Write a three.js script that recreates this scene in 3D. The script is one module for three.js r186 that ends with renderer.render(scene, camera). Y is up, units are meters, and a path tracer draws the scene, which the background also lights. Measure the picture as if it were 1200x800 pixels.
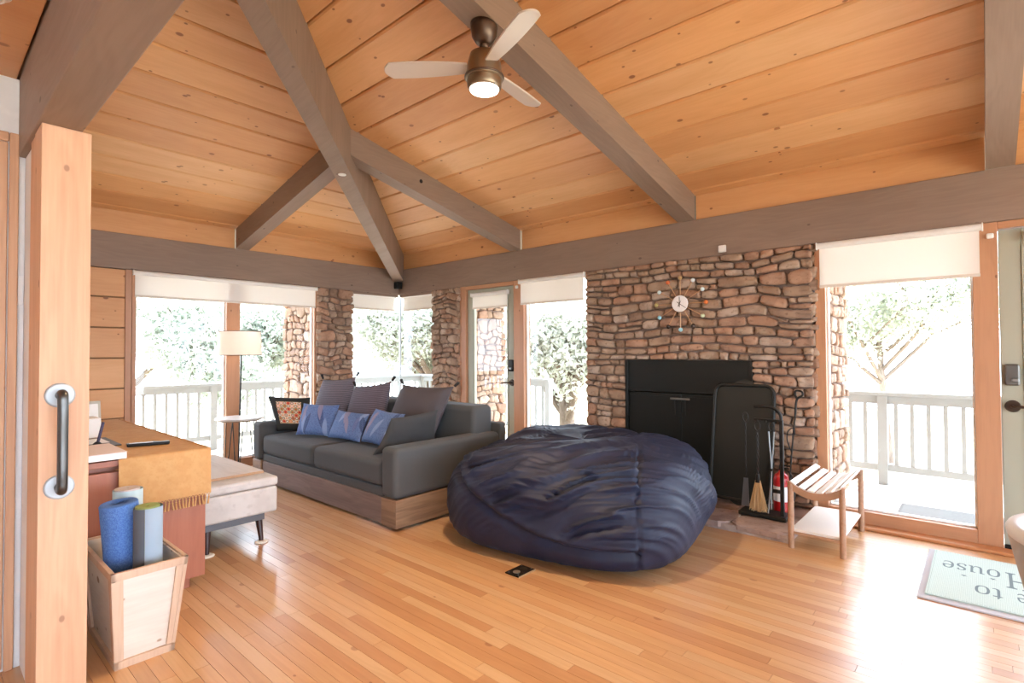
import * as THREE from 'three';
import { RoundedBoxGeometry } from 'three/addons/geometries/RoundedBoxGeometry.js';
import { ConvexGeometry } from 'three/addons/geometries/ConvexGeometry.js';
import { mergeGeometries, mergeVertices } from 'three/addons/utils/BufferGeometryUtils.js';

// ---------- camera, sky, sun, exposure ----------
const scene = new THREE.Scene();
const camera = new THREE.PerspectiveCamera(65.36, 1.5, 0.05, 300);
camera.rotation.order = 'YXZ';
camera.rotation.set(THREE.MathUtils.degToRad(1.07), THREE.MathUtils.degToRad(41.5), THREE.MathUtils.degToRad(-0.274));
camera.position.set(6.1595, 1.27, 4.5579);
scene.background = new THREE.Color(0.78, 0.92, 1.1);
scene.backgroundIntensity = 5.0;
const sun = new THREE.DirectionalLight(0xfff1dd, 9);
sun.position.set(-7, 22, -9); sun.target.position.set(2, 0, 2);
sun.castShadow = true; sun.shadow.radius = 2;
sun.shadow.camera.left = sun.shadow.camera.bottom = -16; sun.shadow.camera.right = sun.shadow.camera.top = 16; sun.shadow.camera.far = 60;
scene.add(sun, sun.target);
const renderer = new THREE.WebGLRenderer({ antialias: true });
renderer.toneMapping = THREE.LinearToneMapping;
renderer.toneMappingExposure = 2.35;
renderer.shadowMap.enabled = true;

// ---------- helpers ----------
let seedState = 7;
const seed = (s) => { seedState = s >>> 0; };
const rnd = () => { seedState = (seedState + 0x6d2b79f5) | 0; let t = Math.imul(seedState ^ (seedState >>> 15), 1 | seedState); t = (t + Math.imul(t ^ (t >>> 7), 61 | t)) ^ t; return ((t ^ (t >>> 14)) >>> 0) / 4294967296; };
const rr = (a, b) => a + (b - a) * rnd();
const pick = (a) => a[Math.floor(rnd() * a.length) % a.length];
const V = (x, y, z) => new THREE.Vector3(x, y, z);
const clamp = (x, a, b) => Math.min(b, Math.max(a, x));
const sstep = (a, b, x) => { const t = clamp((x - a) / (b - a), 0, 1); return t * t * (3 - 2 * t); };
const hash = (i, j, s) => { let h = Math.imul(i, 374761393) ^ Math.imul(j, 668265263) ^ Math.imul(s, 1274126177); h = Math.imul(h ^ (h >>> 13), 1274126177); return ((h ^ (h >>> 16)) >>> 0) / 4294967296; };
function vnoise(x, y, px, py, s) {            // value noise, periodic in px, py cells
  const i = Math.floor(x), j = Math.floor(y), fx = x - i, fy = y - j, u = fx * fx * (3 - 2 * fx), v = fy * fy * (3 - 2 * fy);
  const m = (a, b) => ((a % b) + b) % b, i0 = m(i, px), i1 = m(i + 1, px), j0 = m(j, py), j1 = m(j + 1, py);
  return (hash(i0, j0, s) * (1 - u) + hash(i1, j0, s) * u) * (1 - v) + (hash(i0, j1, s) * (1 - u) + hash(i1, j1, s) * u) * v;
}
const fbm = (x, y, px, py, s, o = 4) => { let a = 0, w = 0.5, f = 1; for (let k = 0; k < o; k++) { a += w * vnoise(x * f, y * f, px * f, py * f, s + k); w *= 0.5; f *= 2; } return a; };
const noise3 = (x, y, z, s) => (vnoise(x, y, 1024, 1024, s) + vnoise(y + 31.7, z, 1024, 1024, s + 1) + vnoise(z + 17.3, x, 1024, 1024, s + 2)) / 3;
function dataTex(w, h, f, srgb = true) {
  const d = new Uint8Array(w * h * 4);
  for (let j = 0; j < h; j++) for (let i = 0; i < w; i++) { const c = f(i / w, j / h), k = (j * w + i) * 4; d[k] = clamp(c[0], 0, 255); d[k + 1] = clamp(c[1], 0, 255); d[k + 2] = clamp(c[2], 0, 255); d[k + 3] = 255; }
  const t = new THREE.DataTexture(d, w, h); t.wrapS = t.wrapT = THREE.RepeatWrapping; t.magFilter = THREE.LinearFilter; t.minFilter = THREE.LinearMipmapLinearFilter; t.generateMipmaps = true;
  if (srgb) t.colorSpace = THREE.SRGBColorSpace; t.needsUpdate = true; return t;
}
const hex = (h) => [(h >> 16) & 255, (h >> 8) & 255, h & 255];
const mix3 = (a, b, t) => [a[0] + (b[0] - a[0]) * t, a[1] + (b[1] - a[1]) * t, a[2] + (b[2] - a[2]) * t];
// wood: grain runs along u; the sheet covers su x sv metres
function woodTex(w, h, su, sv, light, dark, knotCol, knots, s, contrast = 1) {
  const L = hex(light), D = hex(dark), K = hex(knotCol), list = [];
  for (let k = 0; k < knots; k++) list.push([hash(k, 1, s), hash(k, 2, s), 0.005 + 0.009 * hash(k, 3, s) ** 2, hash(k, 4, s)]);
  const pu = Math.max(1, Math.round(su * 2)), pv = Math.max(1, Math.round(sv * 40));
  return dataTex(w, h, (u, v) => {
    let dv = 0, kn = 0;
    for (const [ku, kv, r, q] of list) {
      let du = (u - ku), dd = (v - kv); du -= Math.round(du); dd -= Math.round(dd); du *= su; dd *= sv;
      const e = Math.sqrt(du * du * 0.45 + dd * dd) / r; if (e > 6) continue;
      dv += (dd >= 0 ? 1 : -1) * r * 0.8 * Math.exp(-e * e * 0.12); kn = Math.max(kn, sstep(1.25, 0.75, e) * (0.55 + 0.45 * q));
    }
    const y = v + dv / sv * 0.5;
    const broad = fbm(u * pu, y * pv * 0.25, pu, Math.max(1, Math.round(pv * 0.25)), s + 11, 3);
    const ring = 0.5 + 0.5 * Math.sin((y * pv * 0.5 + broad * 5) * Math.PI * 2);
    const fine = fbm(u * pu * 4, y * pv * 4, pu * 4, pv * 4, s + 23, 3);
    const t = clamp(((broad - 0.45) * 1.5 + ring * 0.25 + (fine - 0.45) * 0.7) * contrast + 0.15, 0, 1);
    return mix3(mix3(L, D, t), K, kn);
  });
}
const mottle = (w, h, n, a, b, c, s) => { const A = hex(a), B = hex(b), Cc = hex(c); return dataTex(w, h, (u, v) => { const p = fbm(u * n, v * n, n, n, s, 5), q = fbm(u * n * 4, v * n * 4, n * 4, n * 4, s + 40, 3); return mix3(mix3(A, B, sstep(0.3, 0.65, p)), Cc, sstep(0.5, 0.75, q) * 0.6); }); };
const bumpTex = (w, h, n, s, o = 4) => dataTex(w, h, (u, v) => { const p = fbm(u * n, v * n, n, n, s, o) * 255; return [p, p, p]; }, false);
const weaveTex = (n, s) => dataTex(256, 256, (u, v) => { const p = 120 + 60 * Math.sin(u * n * 6.2832) * Math.sin(v * n * 6.2832) + 70 * (hash(Math.floor(u * 256), Math.floor(v * 256), s) - 0.5); return [p, p, p]; }, false);
const std = (o) => new THREE.MeshStandardMaterial(o), phy = (o) => new THREE.MeshPhysicalMaterial(o);
const rep = (t, x, y) => { const c = t.clone(); c.repeat.set(x, y); c.needsUpdate = true; return c; };
// uv in metres by the dominant normal, u along the grain axis g (0, 1, 2); divided by su, sv
function uvM(geo, g = 0, su = 1, sv = 1, ou = 0, ov = 0) {
  const p = geo.attributes.position, n = geo.attributes.normal, uv = new Float32Array(p.count * 2), P = [0, 0, 0], N = [0, 0, 0];
  for (let i = 0; i < p.count; i++) {
    P[0] = p.getX(i); P[1] = p.getY(i); P[2] = p.getZ(i); N[0] = Math.abs(n.getX(i)); N[1] = Math.abs(n.getY(i)); N[2] = Math.abs(n.getZ(i));
    const d = N[0] >= N[1] && N[0] >= N[2] ? 0 : N[1] >= N[2] ? 1 : 2; let a = g, b; if (d === g) { a = (g + 1) % 3; b = (g + 2) % 3; } else b = 3 - d - g;
    uv[i * 2] = P[a] / su + ou; uv[i * 2 + 1] = P[b] / sv + ov;
  }
  geo.setAttribute('uv', new THREE.BufferAttribute(uv, 2)); return geo;
}
const taken = new Map();
function numbered(name) { const k = taken.get(name) ?? 0; taken.set(name, k + 1); return k ? name + '_' + String(k).padStart(3, '0') : name; }
function mesh(name, geo, mat, parent = scene) { const m = new THREE.Mesh(geo, mat); m.name = parent === scene ? numbered(name) : name; m.castShadow = m.receiveShadow = true; parent.add(m); return m; }
function thing(name, label, category, group) { const g = new THREE.Group(); g.name = numbered(name); g.userData = { label, category }; if (group) g.userData.group = group; scene.add(g); return g; }
function struct(name, label, category) { const g = new THREE.Group(); g.name = name; g.userData = { kind: 'structure' }; if (label) g.userData.label = label; if (category) g.userData.category = category; scene.add(g); return g; }
function settle(g) {                           // moves a group's origin to the middle of its base
  g.updateMatrixWorld(true); const b = new THREE.Box3().setFromObject(g), c = b.getCenter(V(0, 0, 0)); c.y = b.min.y;
  g.position.add(c); for (const m of g.children) m.position.sub(c); return g;
}
const GR = [V(1, 0, 0), V(0, 1, 0), V(0, 0, 1)];
// a box given by its limits; baked so that uv follows world metres
function bx(x0, x1, y0, y1, z0, z1, o = {}) {
  const w = x1 - x0, h = y1 - y0, d = z1 - z0, r = Math.min(o.r ?? 0.004, w / 2.01, h / 2.01, d / 2.01);
  const g = r > 0 ? new RoundedBoxGeometry(w, h, d, o.seg ?? 1, r) : new THREE.BoxGeometry(w, h, d);
  g.translate((x0 + x1) / 2, (y0 + y1) / 2, (z0 + z1) / 2);
  const s = o.s ?? [1, 1];
  return uvM(g, o.g ?? (w >= h && w >= d ? 0 : h >= d ? 1 : 2), s[0], s[1], o.ou ?? 0, o.ov ?? 0);
}
const tube = (pts, r, seg = 24, rad = 8, closed = false) => new THREE.TubeGeometry(new THREE.CatmullRomCurve3(pts, closed, 'centripetal'), seg, r, rad, closed);
function rod(a, b, r0, r1 = r0, n = 12) { const d = b.clone().sub(a), g = new THREE.CylinderGeometry(r1, r0, d.length(), n, 1); g.applyQuaternion(new THREE.Quaternion().setFromUnitVectors(GR[1], d.clone().normalize())); g.translate((a.x + b.x) / 2, (a.y + b.y) / 2, (a.z + b.z) / 2); return g; }
const lathe = (pts, n = 32) => new THREE.LatheGeometry(pts.map(([r, y]) => new THREE.Vector2(r, y)), n);
const at = (g, x, y, z) => g.translate(x, y, z);
const merge = (l) => mergeGeometries(l.map((g) => (g.index ? g.toNonIndexed() : g)));
// convex solid from a list of points, uv in metres
const solid = (pts, o = {}) => { const g = new ConvexGeometry(pts.map((p) => V(...p))); return uvM(g, o.g ?? 0, ...(o.s ?? [1, 1]), o.ou ?? 0, o.ov ?? 0); };

// ---------- materials ----------
const pineT = woodTex(1024, 512, 2.4, 1.2, 0xe8b886, 0xd69f6a, 0x96623e, 30, 5, 0.55);
const pineMs = [0xffffff, 0xf6ece2, 0xfff6ea, 0xf0e2d4].map((c) => std({ map: pineT, color: c, roughness: 0.5 }));
const PS = [2.4, 1.2];
const trimT = woodTex(512, 512, 2, 0.5, 0xc08e6a, 0xac7b5a, 0x805840, 3, 9, 0.7);
const trimM = std({ map: trimT, roughness: 0.45 });
const postT = woodTex(512, 512, 1.6, 0.6, 0xd4a681, 0xc2906c, 0x966a4e, 7, 14, 0.9);
const postM = std({ map: postT, roughness: 0.5 });
const TS = [2, 0.5];
const beamT = woodTex(1024, 512, 3, 1, 0x957f70, 0x826d5f, 0x68564a, 10, 21, 0.7);
const beamM = std({ map: beamT, roughness: 0.62 });
const BS = [3, 1];
const floorT = woodTex(1024, 512, 2.2, 0.6, 0xd2aa7e, 0xbd9366, 0x9a6e4c, 3, 33, 0.75);
const floorMs = [0xffffff, 0xfaf2ea, 0xfff8ee, 0xf4e8da, 0xfbeee0, 0xead6c4].map((c) => phy({ map: floorT, color: c, roughness: 0.36, clearcoat: 0.5, clearcoatRoughness: 0.2 }));
const FS = [2.2, 0.6];
const stoneT = mottle(256, 256, 4, 0xbba695, 0xa38c7b, 0x86705f, 50), stoneB = bumpTex(256, 256, 10, 61, 5);
const stoneMs = [0xffffff, 0xece4da, 0xf8dfce, 0xe2d6c8, 0xf4eee6, 0xe8d2c4, 0xd8ccc2].map((c) => std({ map: stoneT, bumpMap: stoneB, bumpScale: 0.006, color: c, roughness: 0.85 }));
const mortarM = std({ map: mottle(256, 256, 8, 0x8a7568, 0x766257, 0x66554a, 71), roughness: 0.95 });
const flagMs = [0xffffff, 0xe9dfd8, 0xf4e2d6].map((c) => std({ map: mottle(256, 256, 4, 0xb59f95, 0x9a857c, 0x80695f, 81), bumpMap: stoneB, bumpScale: 0.004, color: c, roughness: 0.6 }));
const glassM = phy({ color: 0xffffff, transmission: 1, thickness: 0, roughness: 0.0, ior: 1.45 });
const whiteM = std({ color: 0xeae8e4, roughness: 0.5 });
const wallM = std({ map: mottle(256, 256, 6, 0xe6e4e2, 0xe0dedc, 0xeae8e6, 90), roughness: 0.8 });
const blindM = phy({ color: 0xf6f2ec, roughness: 0.9, transmission: 0.35, thickness: 0, bumpMap: rep(weaveTex(64, 3), 6, 2), bumpScale: 0.0006 });
const sageM = std({ color: 0xa9aa98, roughness: 0.5 });
const blackM = std({ color: 0x1b1b1a, roughness: 0.45, metalness: 0.3 });
const ironM = std({ color: 0x2a2927, roughness: 0.5, metalness: 0.6 });
const steelM = std({ color: 0x8e908f, roughness: 0.35, metalness: 0.9 });
const bronzeM = std({ color: 0x4a3c33, roughness: 0.4, metalness: 0.7 });
const slate = weaveTex(40, 8);
const sofaM = phy({ color: 0x4e5052, roughness: 0.85, sheen: 0.6, sheenRoughness: 0.5, sheenColor: new THREE.Color(0x8a9094), bumpMap: rep(slate, 3, 3), bumpScale: 0.0008 });
const deckM = std({ map: woodTex(512, 256, 2, 0.6, 0xc9c7c2, 0xb4b1ab, 0x8e8a84, 4, 101, 0.6), roughness: 0.7 });
const railM = std({ color: 0x989a97, roughness: 0.65 });

// ---------- room constants ----------
const RX = 9.6, RZ = 9.2, SL = 0.225, C0 = 2.64, BT = 2.42, BB = 2.08;
const PW = 0.2875, P0 = 0.0715;               // ceiling planks: width and first seam
const ceilY = (d) => C0 + SL * d;

// ---------- floor ----------
seed(11);
const floor = struct('floor', 'narrow strip hardwood floor with a glossy honey finish');
mesh('subfloor', bx(-0.14, RX + 0.14, -0.3, -0.019, -0.14, RZ + 0.14, { r: 0 }), std({ color: 0x8a6a4a, roughness: 0.9 }), floor);
{
  const FW = 0.0572, all = [], lens = [0.45, 0.7, 0.95, 1.25, 1.6, 2.1], bank = new Map();
  const shape = (len, v) => { const k = len + '/' + v; if (!bank.has(k)) bank.set(k, uvM(at(new THREE.BoxGeometry(len - 0.0012, 0.018, FW - 0.0014), len / 2, -0.009, 0), 0, FS[0], FS[1], v * 0.37 + len, v * 0.173)); return bank.get(k); };
  for (let r = 0; r * FW < RZ; r++) {
    const z = 0.016 + r * FW + FW / 2; let x = -rr(0, 1.2);
    while (x < RX) {
      const len = pick(lens), x0 = Math.max(x, -0.02), x1 = Math.min(x + len, RX), v = Math.floor(rnd() * 8), m = rnd() < 0.88 ? pick(floorMs.slice(0, 5)) : floorMs[5];
      if (x1 - x0 > 0.03) { const d = V((x0 + x1) / 2, 0, z).sub(camera.position); const f = d.clone().applyQuaternion(camera.quaternion.clone().invert()); const inView = -f.z > 0.3 && Math.abs(f.x / f.z) < 1.05 && f.y / -f.z > -0.72;
        const hid = (z < 2.15 && x1 < 4.7 && z > 0) || (z > 3.45 && x1 < 2.9) || z > 4.1 && x1 < 3.6; all.push({ x0, x1, z, len, v, m, w: inView && !hid ? (x1 - x0) / (d.lengthSq()) : 0 }); }
      x += len;
    }
  }
  all.sort((a, b) => b.w - a.w);
  const rest = floorMs.map(() => []);
  all.forEach((b, i) => {
    const g = shape(b.len, b.v), sx = (b.x1 - b.x0) / b.len;
    if (i < 299) { const m = mesh('board', g, b.m, floor); m.position.set(b.x0, 0, b.z); m.scale.x = sx; }
    else rest[floorMs.indexOf(b.m)].push(g.clone().scale(sx, 1, 1).translate(b.x0, 0, b.z));
  });
  const geos = rest.filter((l) => l.length).map((l) => merge(l)), g = mergeGeometries(geos, true);
  const m = mesh('boards', g, rest.map((l, i) => (l.length ? floorMs[i] : null)).filter(Boolean), floor); m.userData.kind = 'stuff';
}

// ---------- roof and ceiling ----------
{
  const roof = struct('roof', 'hipped roof with wide eaves over the house'), M = std({ color: 0x8a7f74, roughness: 0.9 }), O = 1.45;
  const t0 = 0.05, t1 = 0.2, mx = RX / 2, mz = RZ / 2, hp = Math.min(mx, mz);
  const low = (d) => ceilY(d) + t0, A = [-O, -O], B = [RX + O, -O], Cc = [RX + O, RZ + O], D = [-O, RZ + O], r0 = [hp, hp], r1 = [RX - hp, hp], r2 = [RX - hp, RZ - hp], r3 = [hp, RZ - hp];
  const slab = (pts) => solid(pts.flatMap(([x, z, d]) => [[x, low(d), z], [x, low(d) + t1, z]]));
  mesh('roof_slope', slab([[...A, -O], [...B, -O], [...r1, hp], [...r0, hp]]), M, roof);
  mesh('roof_slope', slab([[...A, -O], [...D, -O], [...r3, hp], [...r0, hp]]), M, roof);
  mesh('roof_slope', slab([[...D, -O], [...Cc, -O], [...r2, hp], [...r3, hp]]), M, roof);
  mesh('roof_slope', slab([[...B, -O], [...Cc, -O], [...r2, hp], [...r1, hp]]), M, roof);
}
{
  seed(23);
  const ceiling = struct('ceiling', 'vaulted ceiling of wide knotty orange pine planks'), hp = RZ / 2;
  const TH = 0.035, CH = 0.009;
  const strip = (d0, d1, f, gap, k) => {        // a plank between distances d0 and d1 from its wall; f maps (along, dist) to x, z
    const a = d0 + gap / 2, b = d1 - gap / 2, L = f.len, pts = [];
    for (const [d, dy] of [[a, CH], [a + CH, 0], [b - CH, 0], [b, CH]]) for (const e of [0, 1]) pts.push([...f(e ? L - d - 0.002 : d + 0.002, d, ceilY(d) + dy)]);
    for (const d of [a, b]) for (const e of [0, 1]) pts.push([...f(e ? L - d : d, d, ceilY(d) + TH)]);
    return solid(pts, { g: f.g, s: PS, ou: rnd() * 3, ov: rnd() * 3 });
  };
  const right = Object.assign((s, d, y) => [s, y, d], { len: RX, g: 0 }), left = Object.assign((s, d, y) => [d, y, s], { len: RZ, g: 2 });
  const back = Object.assign((s, d, y) => [s, y, RZ - d], { len: RX, g: 0 }), far = Object.assign((s, d, y) => [RX - d, y, s], { len: RZ, g: 2 });
  for (const f of [right, left, back, far]) {
    let d0 = -0.03;
    for (let k = 0; d0 < hp - 0.01; k++) {
      const d1 = Math.min(hp, P0 + PW * (k + (f === left ? 0 : 0)) ), gap = k % 2 ? rr(0.011, 0.016) : rr(0.004, 0.008);
      if (d1 - d0 > 0.03) mesh('plank', strip(d0, d1, f, gap, k), pick(pineMs), ceiling);
      d0 = d1;
    }
  }
  // boards closing the gap between the wall beams and the ceiling
  const fas = (name, pts, g) => mesh(name, solid(pts, { g, s: PS, ou: rnd(), ov: rnd() }), pineMs[1], ceiling);
  const spans = [[0.06, 2.108], [2.262, 4.122], [4.28, 6.188], [6.332, RX]];
  for (const [a, b] of spans) fas('frieze_board', [[a, BT, -0.03], [b, BT, -0.03], [a, ceilY(0) + 0.03, -0.03], [b, ceilY(0) + 0.03, -0.03], [a, BT, -0.1], [b, BT, -0.1], [a, ceilY(0) + 0.03, -0.1], [b, ceilY(0) + 0.03, -0.1]], 0);
  for (const [a, b] of [[0.06, 2.048], [2.192, RZ]]) fas('frieze_board', [[-0.03, BT, a], [-0.03, BT, b], [-0.03, ceilY(0) + 0.03, a], [-0.03, ceilY(0) + 0.03, b], [-0.1, BT, a], [-0.1, BT, b], [-0.1, ceilY(0) + 0.03, a], [-0.1, ceilY(0) + 0.03, b]], 2);
  // lower flat ceiling beside the header beam
  mesh('soffit_panel', bx(3.1, 5.6, 2.4, 2.44, 4.28, RZ, { s: PS, g: 2 }), pineMs[3], ceiling);
}
// ---------- beams ----------
{
  let n = 1; const trim = (label, geo) => { const m = mesh('trim_' + n++, geo, beamM); m.userData = { kind: 'structure', label, category: 'beam' }; return m; };
  trim('long brown wall beam above the stone fireplace', bx(-0.14, RX + 0.14, BB, BT, -0.14, 0, { s: BS, r: 0.006 }));
  trim('long brown wall beam above the wide window with deck view', bx(-0.14, 0, BB, BT, 0.001, RZ + 0.14, { s: BS, r: 0.006 }));
  const raf = (x0, x1, z1, f) => solid([0, z1].flatMap((z) => [x0, x1].flatMap((x) => [0, 0.228].map((h) => f(x, BT + SL * z + h, z)))), { g: f(0, 0, 1)[2] ? 2 : 0, s: BS, ou: x0 });
  const rz = (x, y, z) => [x, y, z], rx = (x, y, z) => [z, y, x];
  const r1 = trim('short brown rafter with a bolt hole meeting the hip beam', raf(2.11, 2.26, 2.17, rz));
  mesh('bolt_hole', at(new THREE.CylinderGeometry(0.018, 0.018, 0.003, 16).rotateZ(Math.PI / 2), 2.2615, 2.86, 1.42), std({ color: 0x241a15, roughness: 0.9 }), r1);
  trim('long brown rafter carrying the ceiling fan', raf(4.124, 4.278, RZ / 2, rz));
  trim('brown rafter above the right glazed door', raf(6.19, 6.33, RZ / 2, rz));
  trim('short brown rafter above the drum lamp shade', raf(2.05, 2.19, 2.1, rx));
  const hw = 0.05, hip = [[0, 0], [RZ / 2, RZ / 2]].flatMap(([x, z]) => [[-hw, hw], [hw, -hw]].flatMap(([a, b]) => [-0.39, 0.0].map((h) => [x + a, ceilY(x) + h, z + b])));
  const hb = trim('brown diagonal hip beam running up from the room corner', solid(hip, { g: 0, s: BS }));
  mesh('round_plate', new THREE.CylinderGeometry(0.032, 0.032, 0.006, 24).rotateX(0).translate(2.2, ceilY(2.2) - 0.392, 2.2), whiteM, hb);
  trim('thick brown header beam resting on the post with the grab bar', bx(-0.0, RX, BB, 2.5, 4.147, 4.272, { s: BS, r: 0.006 }));
  const br = mesh('corner_bracket', bx(0.012, 0.1, 2.15, 2.245, 0.012, 0.1, { r: 0.01 }), blackM); br.userData = { label: 'small black bracket box under the hip beam in the corner', category: 'bracket' };
}

// ---------- stone work ----------
// lays rubble stones on the face o + u*U + v*W; stones stand proud of it along N
function stonesOn(parent, o, U, W, w, h, opt) {
  const { hmin = 0.055, hmax = 0.115, asp = [1.2, 3.6], depth = [0.026, 0.055], jag = 0, limit = [] } = opt;
  const N = U.clone().cross(W), out = [];
  const cells = []; let y = 0;
  while (y < h - 0.02) {
    let ch = rr(hmin, hmax); if (h - y - ch < hmin * 0.8) ch = h - y;
    let x = -rr(0, jag);
    while (x < w - 0.015) {
      let cw = ch * rr(...asp); const end = w + rr(0, jag); if (end - x - cw < ch * 0.8) cw = end - x;
      if (ch > hmin * 1.5 && cw > 0.13 && rnd() < 0.4) {
        const s = rr(0.38, 0.62), k = rr(0.3, 0.7);
        if (rnd() < 0.5) cells.push([x, y, cw, ch * s], [x, y + ch * s, cw * k, ch * (1 - s)], [x + cw * k, y + ch * s, cw * (1 - k), ch * (1 - s)]);
        else cells.push([x, y, cw * k, ch * s], [x + cw * k, y, cw * (1 - k), ch * s], [x, y + ch * s, cw, ch * (1 - s)]);
      } else cells.push([x, y, cw, ch]);
      x += cw;
    }
    y += ch;
  }
  const wk = opt.wk ?? 1, wob = (x, yy) => (vnoise(x * 3.1 * wk + 5, yy * 2.3 * wk, 999, 999, opt.seed) - 0.5) * 0.075 * Math.min(1, yy / 0.08, (h - yy) / 0.08);
  const wobx = (x, yy) => (vnoise(x * 6 + 50, yy * 9, 999, 999, opt.seed + 3) - 0.5) * 0.035 * wk * Math.min(1, (x + jag + 0.01) / 0.06, Math.max(0, w + jag - x + 0.01) / 0.06);
  for (const [cx, cy, cw, ch] of cells) {
    const gap = 0.0042, ex = rr(3, 7.5), n = 16, dz = rr(...depth), tilt = rr(-0.06, 0.06) * wk * wk, idx = [], pos = [];
    const hx = cw / 2 - gap, hy = ch / 2 - gap, mx = cx + cw / 2, my = cy + ch / 2; if (hx < 0.008 || hy < 0.006) continue;
    const ring = (sc, z) => { for (let i = 0; i < n; i++) { const a = (i / n) * Math.PI * 2, c = Math.cos(a), s = Math.sin(a), r = 1 / (Math.abs(c) ** ex + Math.abs(s) ** ex) ** (1 / ex), j = jit[i];
      let px = c * r * j * (hx - (1 - sc) * Math.min(hx, hy)), py = s * r * j * (hy - (1 - sc) * Math.min(hx, hy)); [px, py] = [px - py * tilt * 0.5, py + px * tilt * Math.min(1, hy / hx)];
      const X = mx + px, Y = my + py, q = o.clone().addScaledVector(U, X + wobx(X, Y)).addScaledVector(W, Math.max(0.001, Math.min(h - 0.001, Y + wob(X, Y)))).addScaledVector(N, z + zj[i] * (z > 0.01 ? 1 : 0)); pos.push(q.x, q.y, q.z); } };
    const jit = Array.from({ length: n }, () => rr(0.93, 1.03)), zj = Array.from({ length: n }, () => rr(-0.006, 0.004));
    ring(1, -0.012); ring(1, dz * 0.62); ring(0.86, dz * 0.95); ring(0.45, dz);
    const c = o.clone().addScaledVector(U, mx + wobx(mx, my)).addScaledVector(W, my + wob(mx, my)).addScaledVector(N, dz * rr(1, 1.08)); pos.push(c.x, c.y, c.z);
    for (let k = 0; k < 3; k++) for (let i = 0; i < n; i++) { const a = k * n + i, b = k * n + (i + 1) % n; idx.push(a, b, a + n, b, b + n, a + n); }
    for (let i = 0; i < n; i++) idx.push(3 * n + i, 3 * n + (i + 1) % n, 4 * n);
    const g = new THREE.BufferGeometry(); g.setAttribute('position', new THREE.Float32BufferAttribute(pos, 3)); g.setIndex(idx); g.computeVertexNormals();
    const uv = []; const ou = rnd() * 5, ov = rnd() * 5; for (let i = 0; i < pos.length / 3; i++) { const q = V(pos[i * 3], pos[i * 3 + 1], pos[i * 3 + 2]).sub(o); uv.push(q.dot(U) / 0.35 + ou, q.dot(W) / 0.35 + ov); }
    g.setAttribute('uv', new THREE.Float32BufferAttribute(uv, 2)); out.push(g);
    mesh('stone', g, pick(stoneMs), parent);
  }
  return out.length;
}
{
  seed(101);
  const w = struct('wall_fireplace', 'stone chimney wall of rough brown rubble around the black fireplace');
  const core = (x0, x1, y0, y1, z0, z1) => mesh('mortar', bx(x0, x1, y0, y1, z0, z1, { r: 0, s: [0.5, 0.5] }), mortarM, w);
  core(3.17, 3.61, 0, BB, -1.18, 0.0); core(4.75, 5.18, 0, BB, -1.18, 0.0); core(3.61, 4.75, 1.18, BB, -1.18, 0); core(3.61, 4.75, 0, 1.18, -1.18, -0.5);
  stonesOn(w, V(3.15, 1.185, 0), GR[0], GR[1], 2.05, 0.893, { seed: 3 });
  stonesOn(w, V(3.15, 0.0, 0), GR[0], GR[1], 0.46, 1.185, { seed: 4, hmax: 0.11, asp: [0.9, 2.4] });
  stonesOn(w, V(4.755, 0.0, 0), GR[0], GR[1], 0.445, 1.185, { seed: 5, hmax: 0.12, asp: [0.9, 2.4] });
  stonesOn(w, V(5.18, 0.0, 0), V(0, 0, -1), GR[1], 1.2, BB, { seed: 6, hmin: 0.08, hmax: 0.17, asp: [0.7, 1.6], jag: 0.02 });
}
function pier(name, label, x0, x1, z0, z1, faces) {
  const w = struct(name, label); mesh('mortar', bx(x0 + 0.02, x1 - 0.02, -0.1, BB - 0.001, z0 + 0.02, z1 - 0.02, { r: 0, s: [0.5, 0.5] }), mortarM, w);
  const f = { px: [V(x1 - 0.02, 0, z1), V(0, 0, -1), z1 - z0], pz: [V(x0, 0, z1 - 0.02), V(1, 0, 0), x1 - x0], nx: [V(x0 + 0.02, 0, z0), V(0, 0, 1), z1 - z0], nz: [V(x1, 0, z0 + 0.02), V(-1, 0, 0), x1 - x0] };
  faces.forEach(([k, o], i) => stonesOn(w, f[k][0], f[k][1], GR[1], f[k][2], BB - 0.002, { seed: 20 + i + name.length, wk: 2, depth: [0.02, 0.045], ...o }));
}
seed(202);
pier('wall_pier_left', 'stone pier between the wide window and the corner glass', -0.885, 0.02, 0.752, 1.227, [['px', { hmin: 0.06, hmax: 0.12, asp: [0.9, 2.2], jag: 0.015 }], ['pz', { hmin: 0.08, hmax: 0.15, asp: [0.8, 1.7], jag: 0.02 }], ['nz', { hmin: 0.1, hmax: 0.18, asp: [0.9, 1.8], jag: 0.02 }]]);
pier('wall_pier_right', 'stone pier between the corner glass and the sage glazed door', 0.747, 1.241, -0.845, 0.02, [['pz', { hmin: 0.06, hmax: 0.12, asp: [0.9, 2.2], jag: 0.015 }], ['px', { hmin: 0.08, hmax: 0.15, asp: [0.8, 1.7], jag: 0.02 }], ['nx', { hmin: 0.1, hmax: 0.18, asp: [0.9, 1.8], jag: 0.02 }]]);

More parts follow.
